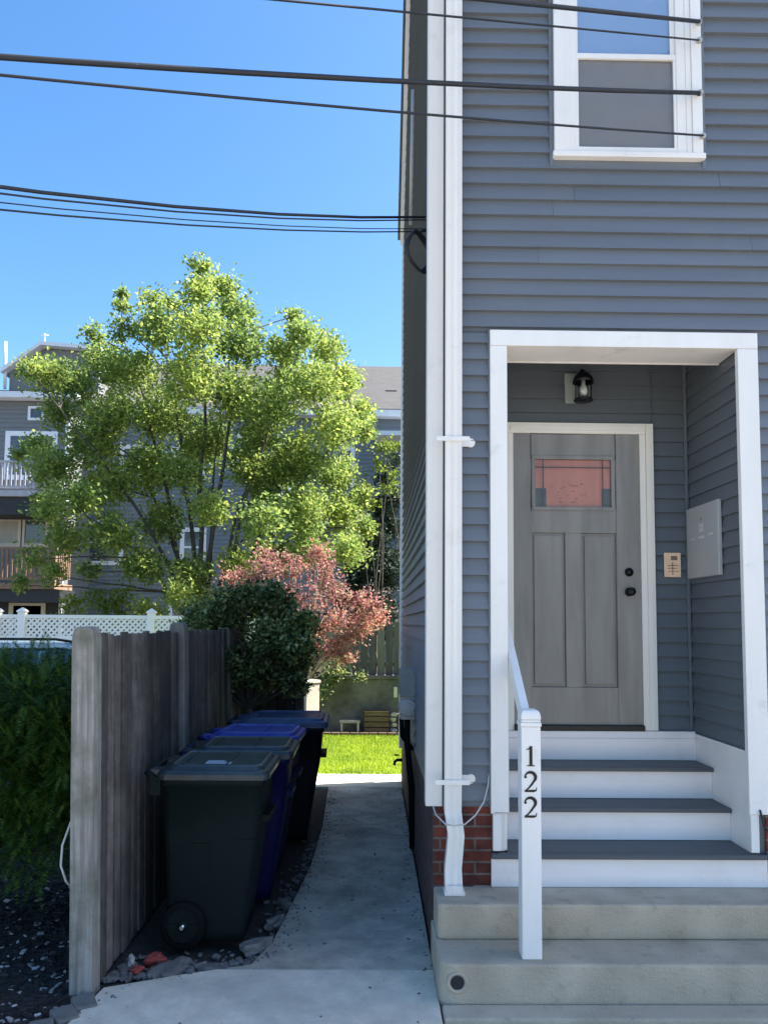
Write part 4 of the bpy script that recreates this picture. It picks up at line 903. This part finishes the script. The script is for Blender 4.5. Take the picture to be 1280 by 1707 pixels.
s_ = MB(); siding(s_, 'y', D, PY(105, 800, D).x - .0, xr, 2.5, zev, lap=.13, out=.02); siding(s_, 'y', D, -24, xr - .0, PY(0, 765, D).z, zev - .0, lap=.13, out=.02); s_.build('siding', 'bgwall', nb)
MB().box(-24, xr + .35, D - .40, D - .02, zev - .12, zev + .06).build('eave', 'bgtrim', nb, .01)
MB().prism([(D - .42, zev + .07), (D + 4, zev + 1.15), (D + 8.4, zev + .07)], 'x', -24, xr + .4).build('roof', 'roof', nb)
# rooftop dormer with gable
gx0, gx1 = PY(18, 600, D + 2).x, PY(140, 600, D + 2).x
gp = PY(75, 574, D + 2)
MB().prism([(gx0, zev + .1), (gx0, PY(35, 622, D + 2).z), (gp.x - .1, gp.z - .14), (gx1 + .5, PY(140, 584, D + 2).z - .1), (gx1 + .5, zev + .1)], 'y', D + 2, D + 6).build('dormer', 'bgwall', nb)
MB().prism([(gx0 - .15, PY(33, 626, D + 2).z), (gx0 - .15, PY(33, 618, D + 2).z), (gp.x, gp.z), (gx1 + .6, PY(140, 582, D + 2).z), (gx1 + .6, PY(140, 588, D + 2).z), (gp.x, gp.z - .12)], 'y', D + 1.7, D + 6).build('dormer_roof', 'bgtrim', nb)
MB().box(PY(108, 800, D).x, xr + .02, D - .06, D - .0025, .1, zev - .12).build('corner_board', 'bgtrim', nb)
bgwin(nb, D, 48, 678, 76, 701, .07, sash=False)
bgwin(nb, D, 8, 720, 98, 800, .14)
for k, (yt, yb_, ys0, ys1, railm, fm) in enumerate([(768, 815, 818, 842, 'deckgrey', 'deckgrey'), (912, 968, 972, 988, 'deck', 'deck')]):
    zt_, zb_ = PY(50, yt, D - 1.2).z, PY(50, yb_, D - 1.2).z; zf = PY(50, ys0, D - 1.2).z; zf2 = PY(50, ys1, D - 1.2).z
    xb = PY(88 if k == 0 else 100, 800, D - 1.2).x
    bal = MB().box(-16, xb, D - 1.25, D - .03, zf - .16, zf).build('balcony', fm, nb, .01)
    rr = MB().box(-16, xb, D - 1.24, D - 1.17, zt_ - .06, zt_).box(-16, xb, D - 1.24, D - 1.17, zb_ + .02, zb_ + .08)
    x = -14.
    while x < xb: rr.box(x, x + .045, D - 1.225, D - 1.185, zb_ + .08, zt_ - .06); x += .125
    rr.box(xb - .09, xb, D - 1.25, D - 1.16, zf, zt_ + .05).box(xb - 2.2, xb - 2.1, D - 1.25, D - 1.16, zf, zt_ + .05)
    yy = D - 1.1
    while yy < D - .1: rr.box(xb - .06, xb - .02, yy, yy + .045, zb_ + .08, zt_ - .06); yy += .125
    rr.box(xb - .07, xb - .01, D - 1.16, D - .05, zt_ - .06, zt_ - .001)
    dchild(rr, 'railing', railm, bal)
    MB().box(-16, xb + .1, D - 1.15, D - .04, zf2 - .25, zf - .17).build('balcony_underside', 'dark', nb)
MB().box(-16, PY(100, 858, D).x, D - .09, D - .03, PY(50, 866, D).z, PY(50, 858, D).z).build('trim', 'bgcream', nb)
bgwin(nb, D, -30, 862, 40, 912, .12, 'bgcurtain', 'bgcream', False); bgwin(nb, D, 36, 862, 84, 912, .10, 'bgglass', 'bgcream', False)
MB().box(-16, PY(104, 858, D).x, D - .2, D - .03, PY(50, 994, D).z, PY(50, 986, D).z).build('trim', 'bgcream', nb)
bgwin(nb, D, 14, 1003, 78, 1075, .12, 'bgglass', 'bgcream')
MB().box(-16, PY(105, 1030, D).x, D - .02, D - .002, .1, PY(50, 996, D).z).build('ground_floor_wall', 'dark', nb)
for x_, y0_, y1_, lab in ((10, 570, 622, 'white vent pipe standing on the far left roof'), (75, 556, 576, 'small antenna on the gable of the apartment house')):
    a, b = PY(x_, y1_, D + 1.9), PY(x_, y0_, D + 1.9); a.z -= .5 if x_ < 50 else .1
    mb = MB().tube([a, b], .05 if x_ < 50 else .025)
    if x_ > 50: mb.tube([b + Vector((-.12, 0, -.05)), b + Vector((.12, 0, -.05))], .015)
    tag(mb.build('roof_pipe' if x_ < 50 else 'antenna', 'bgtrim'), lab, 'pipe' if x_ < 50 else 'antenna')

n2 = thing('row_house', 'long grey house with light roof behind the big tree', 'building', (-3, 24, 0))
D = 24.
ze = PY(640, 692, D).z
MB().box(xr * 24 / 22 - .3, 9, D, D + 8, -.1, ze).build('wall', 'bgwallb', n2)
s_ = MB(); siding(s_, 'y', D, xr * 24 / 22 - .3, 9, .3, ze - .15, lap=.13, out=.02); s_.build('siding', 'bgwallb', n2)
MB().box(xr - .6, 9.2, D - .42, D - .02, ze - .14, ze + .07).build('eave', 'bgtrim', n2, .01)
zr = PY(640, 611, D + 4).z
MB().prism([(D - .44, ze + .08), (D + 4, zr), (D + 8.4, ze + .08)], 'x', xr - .8, 9.3).build('roof', 'roof', n2)
tag(MB().box(.30 + .05, .75, 25.2, 25.6, PY(655, 664, 25.2).z, PY(655, 650, 25.2).z).build('roof_vent', 'dark', bevel=.03), 'small dark vent on the pale roof beside the house corner', 'vent')
for (a, b, c, d) in [(140, 868, 208, 942), (285, 745, 345, 802), (395, 725, 425, 780), (145, 700, 165, 790), (200, 742, 238, 800), (470, 745, 520, 820), (300, 880, 345, 945), (555, 745, 592, 812), (280, 1000, 330, 1060)]:
    bgwin(n2, D, a, b, c, d, .13, 'bgglass')
MB().box(PY(625, 730, D).x, 2.5, D - 1.0, D - .03, PY(640, 738, D).z, PY(640, 731, D).z).build('canopy', 'bgtrim', n2)
bgwin(n2, D, 632, 940, 662, 952, .1, 'bgcurtain', 'bgtrim', False)
bgwin(n2, D, 640, 1018, 662, 1040, .08, 'bgglass', 'bgcream', False)

# ------------------------------------------------------------------ LIGHT
SUN_AZ, SUN_EL = R(76), R(48)
w = bpy.data.worlds.new('World'); scn.world = w; w.use_nodes = True; N = w.node_tree.nodes; L = w.node_tree.links
sky = N.new('ShaderNodeTexSky'); sky.sky_type = 'NISHITA'; sky.sun_disc = False; sky.sun_elevation = SUN_EL; sky.sun_rotation = SUN_AZ
sky.air_density = 1.0; sky.dust_density = 1.2; sky.ozone_density = 1.6; sky.altitude = 0
hs = N.new('ShaderNodeHueSaturation'); hs.inputs['Saturation'].default_value = 1.3; hs.inputs['Value'].default_value = 1.0
L.new(sky.outputs[0], hs.inputs['Color']); L.new(hs.outputs[0], N['Background'].inputs['Color']); N['Background'].inputs['Strength'].default_value = .09
sd_ = bpy.data.lights.new('sun', 'SUN'); so = bpy.data.objects.new('sun', sd_); C.objects.link(so)
sd_.energy = 5.0; sd_.angle = R(.53); sd_.color = (1, .95, .86)
sdir = Vector((math.sin(SUN_AZ) * math.cos(SUN_EL), math.cos(SUN_AZ) * math.cos(SUN_EL), math.sin(SUN_EL)))
so.rotation_euler = sdir.to_track_quat('Z', 'Y').to_euler()
scn.view_settings.view_transform = 'Standard'; scn.view_settings.look = 'None'; scn.view_settings.exposure = 1.83; scn.view_settings.gamma = 1
scn.render.engine = 'CYCLES'
scn.cycles.max_bounces = 8; scn.cycles.transparent_max_bounces = 16
for o in bpy.data.objects:
    if 'world_parts' in o: del o['world_parts']
